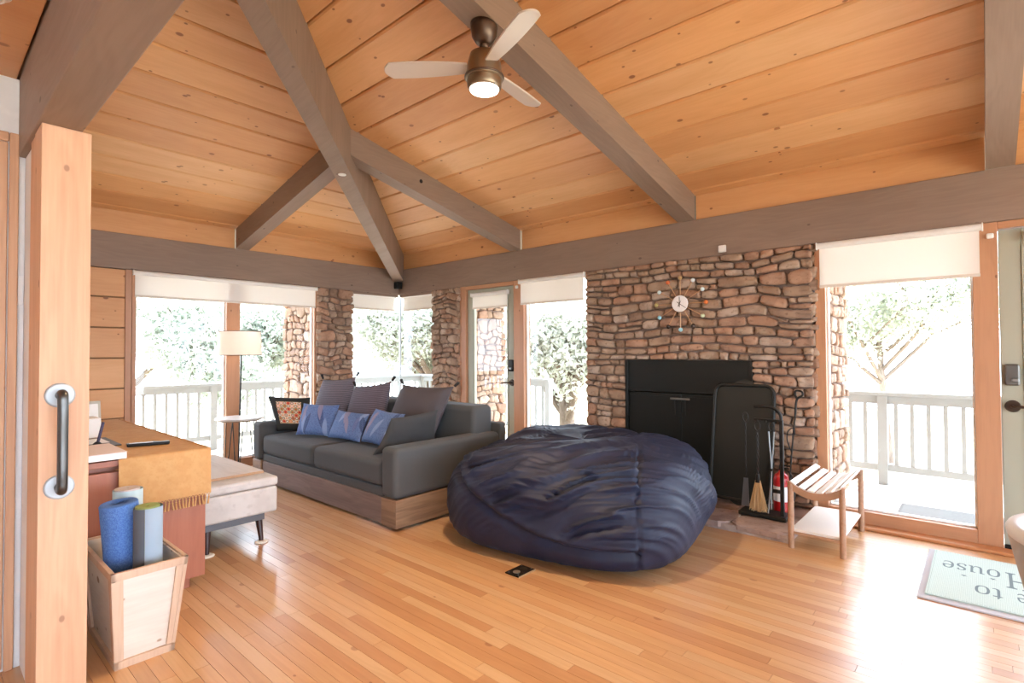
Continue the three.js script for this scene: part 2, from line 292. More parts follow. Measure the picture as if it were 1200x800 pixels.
// ---------- windows and doors ----------
// a glazed frame on the right-hand wall (axis x, plane z) or the left-hand wall (axis z, plane x)
const wx = (a0, a1, y0, y1, d0, d1, o) => bx(a0, a1, y0, y1, d0, d1, o), wz = (a0, a1, y0, y1, d0, d1, o) => bx(d0, d1, y0, y1, a0, a1, o);
function glazing(n, label, axis, a0, a1, o = {}) {
  const g = struct('window_' + n, label), B = axis === 'x' ? wx : wz, m = o.mat ?? trimM, jl = o.jl ?? 0.06, jr = o.jr ?? 0.06, sill = o.sill ?? 0.104, front = o.front ?? -0.012;
  const T = { s: TS, r: 0.004 };
  if (jl) mesh('jamb', B(a0, a0 + jl, 0.0, BB, -0.13, front, T), m, g);
  if (jr) mesh('jamb', B(a1 - jr, a1, 0.0, BB, -0.13, front, T), m, g);
  mesh('sill', B(a0 + jl, a1 - jr, 0.0, sill, -0.13, front, T), m, g);
  mesh('head', B(a0 + jl, a1 - jr, BB - 0.04, BB - 0.001, -0.13, front, T), m, g);
  for (const [p0, p1] of o.posts ?? []) mesh('mullion', B(p0, p1, sill, BB - 0.04, -0.13, front, T), m, g);
  const cuts = [a0 + jl, ...(o.posts ?? []).flat(), a1 - jr];
  for (let i = 0; i < cuts.length; i += 2) {
    const w = cuts[i + 1] - cuts[i], h = BB - 0.04 - sill, p = new THREE.PlaneGeometry(w, h), q = mesh('pane', p, glassM, g), c = (cuts[i] + cuts[i + 1]) / 2;
    q.position.set(axis === 'x' ? c : -0.08, sill + h / 2, axis === 'x' ? -0.08 : c); if (axis === 'z') q.rotation.y = Math.PI / 2;
    if (!o.bare) for (const [s0, s1] of [[cuts[i], cuts[i] + 0.012], [cuts[i + 1] - 0.012, cuts[i + 1]]]) mesh('bead', B(s0, s1, sill, BB - 0.04, -0.1, -0.06, { r: 0.002 }), whiteM, g);
    if (!o.bare) mesh('bead', B(cuts[i], cuts[i + 1], sill, sill + 0.012, -0.1, -0.06, { r: 0.002 }), whiteM, g);
  }
  return g;
}
glazing(1, 'wide floor length window with one wooden mullion behind the drum lamp', 'z', 1.232, 3.14, { jl: 0.03, jr: 0.035, posts: [[2.136, 2.278]] });
glazing(2, 'narrow corner glass beside the left stone pier', 'z', 0.0, 0.75, { mat: beamM, jl: 0, jr: 0, sill: 0.06, bare: true });
glazing(3, 'narrow corner glass beside the right stone pier', 'x', 0.0, 0.745, { mat: beamM, jl: 0, jr: 0, sill: 0.06, bare: true });
{ const m = mesh('corner_post', bx(-0.095, -0.07, 0.06, 2.04, -0.095, -0.07, { r: 0.002 }), steelM, scene.getObjectByName('window_2')); m.userData.label = 'thin grey metal corner strip'; }
glazing(4, 'tall window between the sage door and the stone chimney', 'x', 2.14, 3.15, { jl: 0.15, jr: 0.012 });
glazing(5, 'tall window between the stone chimney and the right door', 'x', 5.205, 6.24, { jl: 0.07, jr: 0.124 });
glazing(6, 'tall window beyond the right door', 'x', 7.22, 9.55, { jl: 0.1, jr: 0.1, posts: [[8.3, 8.42]] });
function glazedDoor(n, label, x0, x1, o) {
  const g = struct('door_' + n, label), B = bx, st = 0.105, y0 = 0.012, y1 = 2.03, zf = -0.045, zb = -0.09;
  if (o.left) mesh('jamb', B(o.left, x0 - 0.003, 0, BB, -0.13, -0.012, { s: TS }), trimM, g);
  mesh('head', B(x0 - 0.003, x1 + 0.003, 2.034, BB - 0.001, -0.13, -0.012, { s: TS }), trimM, g);
  if (o.right) mesh('jamb', B(x1 + 0.003, o.right, 0, BB, -0.13, -0.012, { s: TS }), trimM, g);
  mesh('stile', B(x0, x0 + st, y0, y1, zb, zf), sageM, g); mesh('stile', B(x1 - st, x1, y0, y1, zb, zf), sageM, g);
  mesh('rail', B(x0 + st, x1 - st, y1 - 0.11, y1, zb, zf), sageM, g); mesh('rail', B(x0 + st, x1 - st, y0, y0 + 0.2, zb, zf), sageM, g);
  for (const [a, b] of [[x0 + st, x0 + st + 0.018], [x1 - st - 0.018, x1 - st]]) mesh('glazing_bead', B(a, b, y0 + 0.2, y1 - 0.11, zb + 0.01, zf + 0.008), sageM, g);
  const w = x1 - x0 - 2 * st, p = mesh('pane', new THREE.PlaneGeometry(w, y1 - y0 - 0.31), glassM, g); p.position.set((x0 + x1) / 2, (y0 + 0.2 + y1 - 0.11) / 2, -0.068);
  mesh('sweep', B(x0, x1, 0.002, 0.04, zf, zf + 0.012), blackM, g);
  mesh('threshold', B(x0 - 0.003, x1 + 0.003, -0.012, 0.008, -0.14, 0.02), trimM, g);
  const hx = o.hinge === 'left' ? x1 - st / 2 : x0 + st / 2, dir = o.hinge === 'left' ? -1 : 1;
  const lock = mesh('deadbolt', B(hx - 0.035, hx + 0.035, 1.04, 1.175, zf, zf + 0.03, { r: 0.012, seg: 3 }), o.metal, g); lock.userData.label = 'keypad deadbolt housing';
  mesh('thumb_turn', B(hx - 0.006, hx + 0.03, 1.065, 1.085, zf + 0.03, zf + 0.05, { r: 0.004 }), steelM, lock);
  const rose = mesh('lever_rose', at(new THREE.CylinderGeometry(0.034, 0.038, 0.012, 28).rotateX(Math.PI / 2), hx, 0.91, zf + 0.006), bronzeM, g);
  mesh('lever', tube([V(hx, 0.91, zf + 0.01), V(hx, 0.91, zf + 0.055), V(hx + dir * 0.04, 0.912, zf + 0.062), V(hx + dir * 0.115, 0.902, zf + 0.058)], 0.0085), bronzeM, rose);
  return g;
}
glazedDoor(1, 'sage green glazed door beside the right stone pier', 1.352, 2.137, { left: 1.242, hinge: 'left', metal: ironM });
glazedDoor(2, 'sage green glazed door behind the printed doormat', 6.243, 7.1, { right: 7.215, hinge: 'right', metal: std({ color: 0x6d6c68, roughness: 0.4, metalness: 0.7 }) });
for (const [x0, x1] of [[2.14, 3.15], [5.205, 9.6]]) { const b = mesh('baseboard_' + (x0 < 5 ? 'back' : 'right'), bx(x0, x1, 0.0, 0.022, -0.01, 0.1, { s: TS, r: 0.008, seg: 2 }), std({ map: trimT, color: 0xfff0d8, roughness: 0.4 })); b.userData = { kind: 'structure', label: x0 < 5 ? 'low wooden shoe moulding under the tall window' : 'low wooden shoe moulding under the right window' }; }

// left wall planks, partition, remaining walls
{
  seed(31);
  const w = struct('wall_left', 'short wall of wide horizontal pine boards beside the wide window');
  mesh('backing', bx(-0.13, -0.045, 0, BB, 3.141, RZ, { r: 0 }), std({ color: 0x9a7450, roughness: 0.9 }), w);
  const ys = [0, 0.07, 0.36, 0.65, 0.935, 1.225, 1.515, 1.805, BB];
  for (let i = 0; i + 1 < ys.length; i++) mesh('board', bx(-0.045, -0.02, ys[i] + 0.007, ys[i + 1] - 0.007, 3.195, 4.15, { s: PS, g: 2, r: 0.003, ou: rnd(), ov: rnd() }), pick(pineMs), w);
  mesh('casing', bx(-0.045, -0.012, 0, BB, 3.142, 3.194, { s: TS }), trimM, w);
  const p = struct('wall_partition', 'partition wall behind the desk ending in a pale wooden post');
  mesh('panel', bx(-0.01, 3.44, 0, BB - 0.001, 4.15, 4.25, { r: 0 }), wallM, p);
  const post = mesh('end_post', bx(3.56, 3.71, 0, BB - 0.001, 4.123, 4.263, { s: [1.6, 0.6], r: 0.003 }), postM, p); post.userData.label = 'pale wooden end post with a grab bar';
  mesh('post_edge', bx(3.44, 3.556, 0, BB - 0.001, 4.127, 4.26, { s: [1.6, 0.6], ou: 0.4, ov: 0.2, r: 0.003 }), postM, p);
  const h = struct('wall_hall', 'white hall wall beside the wooden post');
  mesh('panel', bx(3.1, 3.2, 0, 2.399, 4.251, RZ, { r: 0 }), wallM, h);
  const d = struct('door_3', 'plain pine door in the white hall wall');
  mesh('casing', bx(3.2, 3.216, 0.0, 2.17, 4.271, 4.3, { s: TS }), postM, d);
  mesh('leaf', bx(3.2, 3.21, 0.01, 2.13, 4.304, 5.07, { s: [1.6, 0.6] }), postM, d);
  mesh('casing', bx(3.2, 3.216, 2.132, 2.17, 4.302, 5.1, { s: TS }), postM, d);
  // unseen sides of the room, with their own windows
  const back = struct('wall_back'), bw = (x0, x1, y0, y1) => mesh('panel', bx(x0, x1, y0, y1, RZ, RZ + 0.14, { r: 0 }), wallM, back);
  bw(-0.14, RX + 0.14, 0, BT + 0.24);
  const side = struct('wall_right'), sw = (z0, z1, y0, y1) => mesh('panel', bx(RX, RX + 0.14, y0, y1, z0, z1, { r: 0 }), wallM, side);
  sw(0, 0.6, 0, BT + 0.24); sw(8.6, RZ, 0, BT + 0.24); sw(0.6, 8.6, 2.2, BT + 0.24); sw(0.6, 8.6, 0, 0.1);
  const w8 = struct('window_7', 'large window wall opposite the wide window');
  mesh('pane', at(new THREE.PlaneGeometry(8, 2.1).rotateY(Math.PI / 2), RX + 0.07, 1.15, 4.6), glassM, w8); for (const z of [2.5, 4.5, 6.5]) mesh('mullion', bx(RX + 0.02, RX + 0.12, 0.1, 2.2, z, z + 0.09), trimM, w8);
}

// ---------- roller blinds ----------
function blind(label, axis, a0, a1, yb, d, o = {}) {
  const g = thing('roller_blind', label, 'blind'), B = axis === 'x' ? wx : wz, yt = o.yt ?? 2.074, r = 0.023;
  const c = new THREE.CylinderGeometry(r, r, a1 - a0, 20); if (axis === 'x') c.rotateZ(Math.PI / 2).translate((a0 + a1) / 2, yt - r, d); else c.rotateX(Math.PI / 2).translate(d, yt - r, (a0 + a1) / 2);
  mesh('roller', c, whiteM, g);
  mesh('fabric', B(a0 + 0.012, a1 - 0.012, yb + 0.012, yt - r, d - 0.006, d - 0.004, { r: 0, s: [0.5, 0.5] }), blindM, g);
  mesh('bottom_bar', B(a0 + 0.01, a1 - 0.01, yb, yb + 0.022, d - 0.012, d + 0.002, { r: 0.004 }), std({ color: 0xded4c8, roughness: 0.6 }), g);
  for (const e of [a0 - 0.008, a1]) mesh('bracket', B(e, e + 0.008, yt - 0.05, yt + 0.003, d - 0.02, d + 0.022), whiteM, g);
  return settle(g);
}
blind('wide white roller blind over the mullioned window', 'z', 1.25, 3.135, 1.815, 0.02);
blind('small white roller blind on the corner glass by the left pier', 'z', 0.03, 0.74, 1.845, -0.045);
blind('small white roller blind on the corner glass by the right pier', 'x', 0.03, 0.735, 1.845, -0.045);
blind('short white roller blind on the sage door by the right pier', 'x', 1.45, 2.05, 1.79, -0.018, { yt: 1.985 });
blind('white roller blind over the window left of the chimney', 'x', 2.27, 3.135, 1.79, 0.03);
blind('white roller blind over the window right of the chimney', 'x', 5.235, 6.165, 1.735, 0.03);
blind('white roller blind on the sage door behind the doormat', 'x', 6.37, 7.0, 1.77, -0.018, { yt: 2.0 });
for (const [x, y, z, label] of [[4.52, 2.1, 0.0, 'small white sensor box on the beam over the stone wall'], [2.2, 1.985, -0.012, 'small white sensor tag on the post beside the sage door by the pier'], [6.205, 1.975, -0.012, 'small white sensor tag on the post beside the door behind the doormat']]) {
  const g = thing('alarm_sensor', label, 'sensor'), s = y > 2 ? 0.032 : 0.018;
  mesh('case', bx(x - s, x + s, y, y + s * 1.9, z, z + 0.022, { r: 0.008, seg: 3 }), whiteM, g); mesh('base_plate', bx(x - s * 0.9, x + s * 0.9, y + 0.003, y + s * 1.8, z, z + 0.006), whiteM, g); settle(g);
}
{ const g = thing('light_switch', 'white light switch plate on the hall wall by the post', 'switch'); mesh('plate', bx(3.2, 3.206, 1.47, 1.59, 4.2515, 4.27, { r: 0.002 }), whiteM, g); mesh('rocker', bx(3.206, 3.21, 1.5, 1.56, 4.257, 4.265, { r: 0.001 }), whiteM, g); settle(g); }
{ const g = thing('smoke_detector', 'white round smoke detector on the ceiling beside the header beam', 'detector'); mesh('body', at(lathe([[0, -0.035], [0.04, -0.035], [0.062, -0.02], [0.065, 0]], 32), 3.9, 2.399, 4.42), whiteM, g); mesh('vent_ring', at(new THREE.TorusGeometry(0.045, 0.003, 8, 32).rotateX(Math.PI / 2), 3.9, 2.366, 4.42), whiteM, g); settle(g); }
{ // grab bar on the post
  const g = thing('grab_bar', 'brushed steel vertical grab bar on the pale wooden post', 'grab bar'), x = 3.71, z = 4.2055;
  const dark = std({ color: 0x5b5956, roughness: 0.3, metalness: 0.9 });
  mesh('bar', tube([V(x + 0.006, 0.8, z), V(x + 0.05, 0.795, z), V(x + 0.058, 0.83, z), V(x + 0.058, 0.96, z), V(x + 0.058, 1.09, z), V(x + 0.05, 1.128, z), V(x + 0.006, 1.123, z)], 0.0155, 60, 16), dark, g);
  for (const y of [0.8, 1.123]) mesh('flange', at(lathe([[0, 0.008], [0.036, 0.008], [0.042, 0.005], [0.0435, 0]], 32).rotateZ(-Math.PI / 2), x, y, z), std({ color: 0xb6bcbf, roughness: 0.55, metalness: 0.6 }), g);
  settle(g);
}

// ---------- fireplace and hearth ----------
{
  seed(301);
  const h = struct('floor_hearth', 'low hearth slab of irregular pinkish flagstones'), X0 = 3.4, X1 = 5.19, Z0 = 0.0, Z1 = 0.74, Y = 0.058;
  mesh('mortar_bed', bx(X0, X1, 0.0, Y - 0.012, Z0, Z1 - 0.012, { r: 0, s: [0.5, 0.5] }), std({ map: mottle(128, 128, 8, 0xb9a89e, 0xa8968c, 0x9a887f, 311), roughness: 0.9 }), h);
  const cut = [[0, 0.5, 0, 0.36], [0, 0.62, 0.36, 0.74], [0.5, 1.0, 0, 0.3], [0.62, 1.08, 0.3, 0.74], [1.0, 1.34, 0, 0.42], [1.34, 1.79, 0, 0.36], [1.08, 1.4, 0.42, 0.74], [1.4, 1.79, 0.36, 0.74]];
  for (const [a, b, c, d] of cut) {
    const j = () => rr(-0.03, 0.03), s = new THREE.Shape(), x = [X0 + a, X0 + b], z = [c, d], L = (v, lo, hi) => clamp(v, lo, hi);
    const P = [[x[0] + 0.05, z[0]], [x[1] - 0.06, z[0] + j()], [x[1], z[0] + 0.06], [x[1] + j(), (z[0] + z[1]) / 2], [x[1] - 0.01, z[1] - 0.05], [x[1] - 0.07, z[1]], [(x[0] + x[1]) / 2, z[1] + j()], [x[0] + 0.05, z[1] - 0.01], [x[0], z[1] - 0.06], [x[0] + j(), (z[0] + z[1]) / 2]].map(([p, q]) => [L(p, X0 + 0.004, X1 - 0.004), L(q, 0.004, Z1)]);
    const mx = P.reduce((t, p) => t + p[0], 0) / P.length, mz = P.reduce((t, p) => t + p[1], 0) / P.length;
    P.forEach(([p, q], i) => s[i ? 'lineTo' : 'moveTo'](mx + (p - mx) * 0.965, -(mz + (q - mz) * 0.965)));
    const g = new THREE.ExtrudeGeometry(s, { depth: 0.03, bevelEnabled: true, bevelThickness: 0.006, bevelSize: 0.006, bevelSegments: 2 }); g.rotateX(-Math.PI / 2).translate(0, Y - 0.036, 0);
    mesh('flagstone', uvM(g, 0, 0.5, 0.5, rnd(), rnd()), pick(flagMs), h);
  }
  const inset = struct('floor_firebox'); mesh('firebrick', bx(3.61, 4.75, -0.02, 0.05, -0.5, 0.0, { r: 0 }), mortarM, inset);
}
{
  const g = thing('fireplace', 'black steel fireplace front with two hinged doors set in the stone wall', 'fireplace');
  const matte = std({ color: 0x161816, roughness: 0.42, metalness: 0.25, bumpMap: bumpTex(128, 128, 12, 321), bumpScale: 0.0008 });
  mesh('hood_panel', bx(3.61, 4.755, 0.895, 1.185, -0.03, 0.035, { r: 0.004 }), matte, g);
  mesh('edge_strip', bx(3.6, 3.632, 0.06, 1.185, -0.02, 0.045), matte, g); mesh('edge_strip', bx(4.728, 4.76, 0.06, 1.185, -0.02, 0.045), matte, g);
  for (const [a, b] of [[3.634, 4.148], [4.152, 4.726]]) {
    const d = mesh('door', bx(a, b, 0.062, 0.888, -0.02, 0.028, { r: 0.004 }), matte, g);
    mesh('door_border', bx(a + 0.012, b - 0.012, 0.86, 0.878, 0.028, 0.034), matte, d);
    const hx = a < 4 ? b - 0.045 : a + 0.045;
    mesh('handle', tube([V(hx, 0.845, 0.03), V(hx, 0.84, 0.055), V(hx, 0.78, 0.058), V(hx, 0.7, 0.05)], 0.005), ironM, d);
  }
  const bar = mesh('latch_bar', bx(4.06, 4.24, 0.835, 0.853, 0.05, 0.062, { r: 0.004 }), steelM, g); bar.userData.label = 'short bright latch bar';
  settle(g);
}
{ // black tray leaning on the fireplace
  const g = thing('griddle_tray', 'large black rimmed metal tray leaning upright against the fireplace', 'tray'), w = 0.455, hh = 0.9, r = 0.07;
  const rect = (w, h, r) => { const s = new THREE.Shape(); s.moveTo(-w / 2 + r, 0); s.lineTo(w / 2 - r, 0); s.absarc(w / 2 - r, r, r, -Math.PI / 2, 0); s.lineTo(w / 2, h - r); s.absarc(w / 2 - r, h - r, r, 0, Math.PI / 2); s.lineTo(-w / 2 + r, h); s.absarc(-w / 2 + r, h - r, r, Math.PI / 2, Math.PI); s.lineTo(-w / 2, r); s.absarc(-w / 2 + r, r, r, Math.PI, 1.5 * Math.PI); return s; };
  const M = std({ color: 0x1f211f, roughness: 0.5, metalness: 0.35 });
  const plate = new THREE.ExtrudeGeometry(rect(w - 0.02, hh - 0.02, r - 0.01), { depth: 0.006, bevelEnabled: false, curveSegments: 10 }); plate.translate(0, 0.01, 0);
  const path = new THREE.CatmullRomCurve3(rect(w, hh, r).getSpacedPoints(80).slice(0, -1).map((p) => V(p.x, p.y, 0.012)), true);
  const grp = [mesh('plate', uvM(plate, 1), M, g), mesh('rim', new THREE.TubeGeometry(path, 120, 0.013, 8, true), M, g)];
  const tab = new THREE.Shape(); tab.moveTo(-0.09, 0); tab.quadraticCurveTo(-0.05, 0.045, 0, 0.048); tab.quadraticCurveTo(0.05, 0.045, 0.09, 0); 
  for (const s of [0, 1]) { const t = new THREE.ExtrudeGeometry(tab, { depth: 0.008, bevelEnabled: false, curveSegments: 8 }); if (s) t.rotateZ(Math.PI).translate(0, 0.008, 0.008); else t.translate(0, hh, 0.008); grp.push(mesh('handle_tab', uvM(t, 0), M, g)); }
  g.rotation.x = -0.17; g.position.set(4.715, 0.1, 0.245);
}
{ // fire tool set
  const g = thing('fireplace_tool_stand', 'black iron arched fireplace tool stand on the hearth', 'tool stand'), y0 = 0.062;
  const X = 4.985, Zc = 0.43;
  mesh('base', bx(X - 0.2, X + 0.125, y0, y0 + 0.028, Zc - 0.11, Zc + 0.06, { r: 0.006, seg: 2 }), ironM, g);
  mesh('upright', bx(X + 0.075, X + 0.1, y0 + 0.028, 0.77, Zc - 0.012, Zc + 0.012), ironM, g);
  mesh('arch', tube([V(X + 0.087, 0.74, Zc), V(X + 0.08, 0.81, Zc), V(X + 0.04, 0.85, Zc), V(X - 0.03, 0.862, Zc), V(X - 0.1, 0.855, Zc - 0.02)], 0.011), ironM, g);
  mesh('hook_bar', bx(X - 0.1, X + 0.08, 0.755, 0.772, Zc - 0.008, Zc + 0.008), ironM, g); mesh('brace', bx(X + 0.01, X + 0.08, 0.245, 0.27, Zc - 0.01, Zc + 0.01), ironM, g);
  for (const hx of [-0.07, -0.01, 0.055]) mesh('hook', tube([V(X + hx, 0.763, Zc), V(X + hx, 0.75, Zc + 0.03), V(X + hx, 0.765, Zc + 0.04)], 0.004, 12), ironM, g);
  settle(g);
  const twist = (x, y0, y1, z, r) => { const l = []; for (let k = 0; k < 2; k++) { const p = []; for (let i = 0; i <= 24; i++) { const a = i * 0.9 + k * Math.PI; p.push(V(x + Math.cos(a) * r * 0.55, y0 + (y1 - y0) * i / 24, z + Math.sin(a) * r * 0.55)); } l.push(tube(p, r * 0.6, 72, 6)); } return merge(l); };
  const loop = (x, y, z) => tube([V(x, y, z), V(x - 0.018, y + 0.03, z), V(x - 0.016, y + 0.06, z), V(x, y + 0.075, z), V(x + 0.016, y + 0.06, z), V(x + 0.018, y + 0.03, z), V(x, y, z)], 0.004, 30);
  { const b = thing('hearth_broom', 'straw hearth broom with twisted iron handle hanging from the tool stand', 'broom'), x = X - 0.06, z = Zc + 0.055;
    mesh('handle', twist(x, 0.37, 0.68, z, 0.008), ironM, b); mesh('loop', loop(x, 0.68, z), ironM, b); mesh('ferrule', at(new THREE.CylinderGeometry(0.012, 0.018, 0.06, 14), x, 0.345, z), ironM, b);
    const l = []; seed(331); for (let i = 0; i < 260; i++) { const a = rr(0, 6.283), r = Math.sqrt(rnd()), e = rr(0.105, 0.135); l.push(rod(V(x + Math.cos(a) * r * 0.016, 0.33, z + Math.sin(a) * r * 0.012), V(x + Math.cos(a) * r * 0.062 + rr(-0.006, 0.006), e, z + Math.sin(a) * r * 0.03), 0.0022, 0.0013, 4)); }
    const s = mesh('bristles', merge(l), std({ color: 0xd2b183, roughness: 0.85 }), b); s.userData = { kind: 'stuff', label: 'straw bristles' }; settle(b); }
  { const b = thing('hearth_shovel', 'narrow iron hearth shovel hanging beside the straw broom', 'shovel'), x = X - 0.15, z = Zc + 0.03;
    mesh('handle', twist(x, 0.33, 0.74, z, 0.006), ironM, b); mesh('loop', loop(x, 0.735, z), ironM, b);
    mesh('blade', solid([[x - 0.016, 0.33, z], [x + 0.016, 0.33, z], [x - 0.028, 0.13, z + 0.02], [x + 0.028, 0.13, z + 0.02], [x - 0.016, 0.33, z + 0.004], [x + 0.016, 0.33, z + 0.004], [x - 0.028, 0.13, z + 0.026], [x + 0.028, 0.13, z + 0.026]]), steelM, b); settle(b); }
  { const b = thing('fire_tongs', 'iron fire tongs with curled handles hanging from the tool stand', 'tongs'), x = X + 0.035, z = Zc + 0.055;
    mesh('arm', tube([V(x - 0.005, 0.14, z), V(x - 0.004, 0.3, z), V(x, 0.42, z), V(x + 0.012, 0.6, z), V(x + 0.018, 0.69, z)], 0.0055), steelM, b);
    mesh('arm', tube([V(x - 0.02, 0.115, z + 0.03), V(x - 0.01, 0.24, z + 0.02), V(x, 0.42, z + 0.008), V(x - 0.012, 0.6, z + 0.004), V(x - 0.018, 0.69, z)], 0.0055), steelM, b);
    mesh('loop', loop(x, 0.685, z), ironM, b); mesh('pivot', at(new THREE.CylinderGeometry(0.01, 0.01, 0.02, 14).rotateX(Math.PI / 2), x, 0.42, z + 0.004), ironM, b); settle(b); }
  { const b = thing('fire_poker', 'long iron poker with looped handle leaning on the stone wall', 'poker');
    mesh('shaft', tube([V(5.055, 0.065, 0.2), V(5.062, 0.45, 0.14), V(5.085, 0.78, 0.105)], 0.006), ironM, b);
    mesh('loop', tube([V(5.085, 0.78, 0.105), V(5.1, 0.9, 0.098), V(5.135, 0.93, 0.095), V(5.13, 0.955, 0.094), V(5.09, 0.96, 0.095), V(5.085, 0.93, 0.097), V(5.1, 0.895, 0.098)], 0.008, 40), ironM, b);
    mesh('hook', tube([V(5.062, 0.5, 0.135), V(5.035, 0.6, 0.14), V(5.045, 0.66, 0.135), V(5.075, 0.68, 0.125), V(5.085, 0.63, 0.125)], 0.0045, 30), ironM, b); settle(b); }
  { const b = thing('fire_extinguisher', 'small red fire extinguisher with white label standing behind the tool stand', 'fire extinguisher'), x = 5.02, z = 0.25, y = 0.058, red = phy({ color: 0xc41d22, roughness: 0.3, clearcoat: 0.6 });
    mesh('cylinder', at(lathe([[0, 0], [0.05, 0], [0.054, 0.006], [0.054, 0.25], [0.045, 0.285], [0.02, 0.305], [0.016, 0.32], [0, 0.32]], 28), x, y, z), red, b);
    const lab = mesh('label', at(new THREE.CylinderGeometry(0.0547, 0.0547, 0.11, 28, 1, true), x, y + 0.15, z), std({ color: 0xe9e9ea, roughness: 0.5, side: THREE.DoubleSide }), b); lab.userData.label = 'white printed label';
    mesh('valve', at(new THREE.CylinderGeometry(0.014, 0.016, 0.04, 16), x, y + 0.335, z), blackM, b); mesh('lever', bx(x - 0.012, x + 0.065, y + 0.35, y + 0.362, z - 0.008, z + 0.008), blackM, b); mesh('lever', bx(x - 0.012, x + 0.055, y + 0.332, y + 0.342, z - 0.008, z + 0.008), blackM, b);
    mesh('hose', tube([V(x + 0.016, y + 0.335, z), V(x + 0.06, y + 0.31, z + 0.01), V(x + 0.09, y + 0.2, z + 0.02), V(x + 0.085, y + 0.11, z + 0.02), V(x + 0.07, y + 0.1, z + 0.02)], 0.006), blackM, b); settle(b); }
}
{ // ball clock
  const g = thing('wall_clock', 'round white wall clock with twelve coloured balls on brass rods', 'clock'), x = 4.173, y = 1.682, z = 0.055;
  const brass = std({ color: 0xc9a27c, roughness: 0.35, metalness: 0.7 });
  mesh('back', at(new THREE.CylinderGeometry(0.05, 0.05, 0.045, 28).rotateX(Math.PI / 2), x, y, z), steelM, g);
  mesh('dial', at(lathe([[0, 0.014], [0.066, 0.014], [0.073, 0.008], [0.073, 0]], 40).rotateX(Math.PI / 2), x, y, z + 0.025), std({ color: 0xeceaea, roughness: 0.4 }), g);
  const cols = [0xb89a68, 0xdfe6e6, 0xcfe0e6, 0xe07b3a, 0xc9d6b8, 0x3a281c, 0x9fd0de, 0x3a281c, 0x8fc4d6, 0xc0b070, 0xcfe0e2, 0xe2703a];
  for (let k = 0; k < 12; k++) { const a = k * Math.PI / 6, dx = Math.sin(a), dy = Math.cos(a), r = 0.228; const q = mesh('ray', rod(V(x + dx * 0.06, y + dy * 0.06, z + 0.02), V(x + dx * (r - 0.015), y + dy * (r - 0.015), z + 0.02), 0.0038), brass, g);
    mesh('ball', at(new THREE.SphereGeometry(0.0185, 20, 14), x + dx * r, y + dy * r, z + 0.02), phy({ color: cols[k], roughness: 0.3, clearcoat: 0.4 }), q); }
  const hand = (a, l, w) => mesh('hand', at(bx(-w, w, -0.03, l, 0, 0.002, { r: 0 }).rotateZ(-a), x, y, z + 0.041), blackM, g); hand(0.0, 0.06, 0.0018); hand(2.18, 0.07, 0.0016); hand(3.7, 0.03, 0.0012);
  settle(g);
}
{ // ceiling fan with light
  const g = thing('ceiling_fan', 'bronze ceiling fan with a round frosted light hanging from the long rafter', 'ceiling fan'), x = 4.2, z = 2.555, yt = BT + SL * z;
  const br = std({ color: 0x6a5a50, roughness: 0.35, metalness: 0.8 }), pew = std({ color: 0x9a8b78, roughness: 0.35, metalness: 0.85 });
  mesh('canopy', at(lathe([[0, -0.1], [0.022, -0.1], [0.045, -0.085], [0.066, -0.05], [0.07, -0.02], [0.073, -0.012], [0.073, 0.016], [0, 0.016]], 40), x, yt, z), br, g);
  mesh('downrod', rod(V(x, yt - 0.16, z), V(x, yt - 0.08, z), 0.014), br, g); mesh('ball_joint', at(new THREE.SphereGeometry(0.026, 20, 14), x, yt - 0.1, z), br, g);
  mesh('motor', at(lathe([[0, 0], [0.035, 0], [0.075, -0.02], [0.088, -0.07], [0.094, -0.115], [0.1, -0.128], [0.1, -0.15], [0.096, -0.155], [0, -0.155]], 40), x, yt - 0.13, z), pew, g);
  mesh('ring', at(new THREE.TorusGeometry(0.1, 0.006, 10, 48).rotateX(Math.PI / 2), x, yt - 0.272, z), br, g);
  const yl = yt - 0.29;
  mesh('light_kit', at(lathe([[0.09, 0.01], [0.092, 0], [0.09, -0.035], [0.078, -0.045]], 40), x, yl, z), pew, g);
  const d = mesh('diffuser', at(lathe([[0, -0.062], [0.05, -0.06], [0.075, -0.052], [0.08, -0.04]], 40), x, yl, z), std({ color: 0xffffff, emissive: 0xfff3e0, emissiveIntensity: 4, roughness: 0.6 }), g); d.userData.label = 'glowing frosted light disc';
  const bl = phy({ color: 0xd8cec6, roughness: 0.35, clearcoat: 0.3 });
  for (const a of [1.71, 3.805, 5.9]) { const q = mesh('blade', uvM(new THREE.ExtrudeGeometry((() => { const s = new THREE.Shape(); s.moveTo(0.09, -0.035); s.quadraticCurveTo(0.3, -0.07, 0.5, -0.058); s.quadraticCurveTo(0.57, 0, 0.5, 0.053); s.quadraticCurveTo(0.3, 0.06, 0.09, 0.035); s.closePath(); return s; })(), { depth: 0.006, bevelEnabled: true, bevelThickness: 0.002, bevelSize: 0.002, bevelSegments: 1, curveSegments: 10 }).rotateX(Math.PI / 2 + 0.2), 0), bl, g); q.rotation.y = a; q.position.set(x, yt - 0.215, z); }
  const lp = new THREE.SpotLight(0xffe2bd, 7, 0, Math.PI / 2.05, 0.6, 2); lp.position.set(x, yl - 0.075, z); lp.target.position.set(x, 0, z); lp.castShadow = true; lp.shadow.radius = 4; scene.add(lp, lp.target);
  settle(g);
}
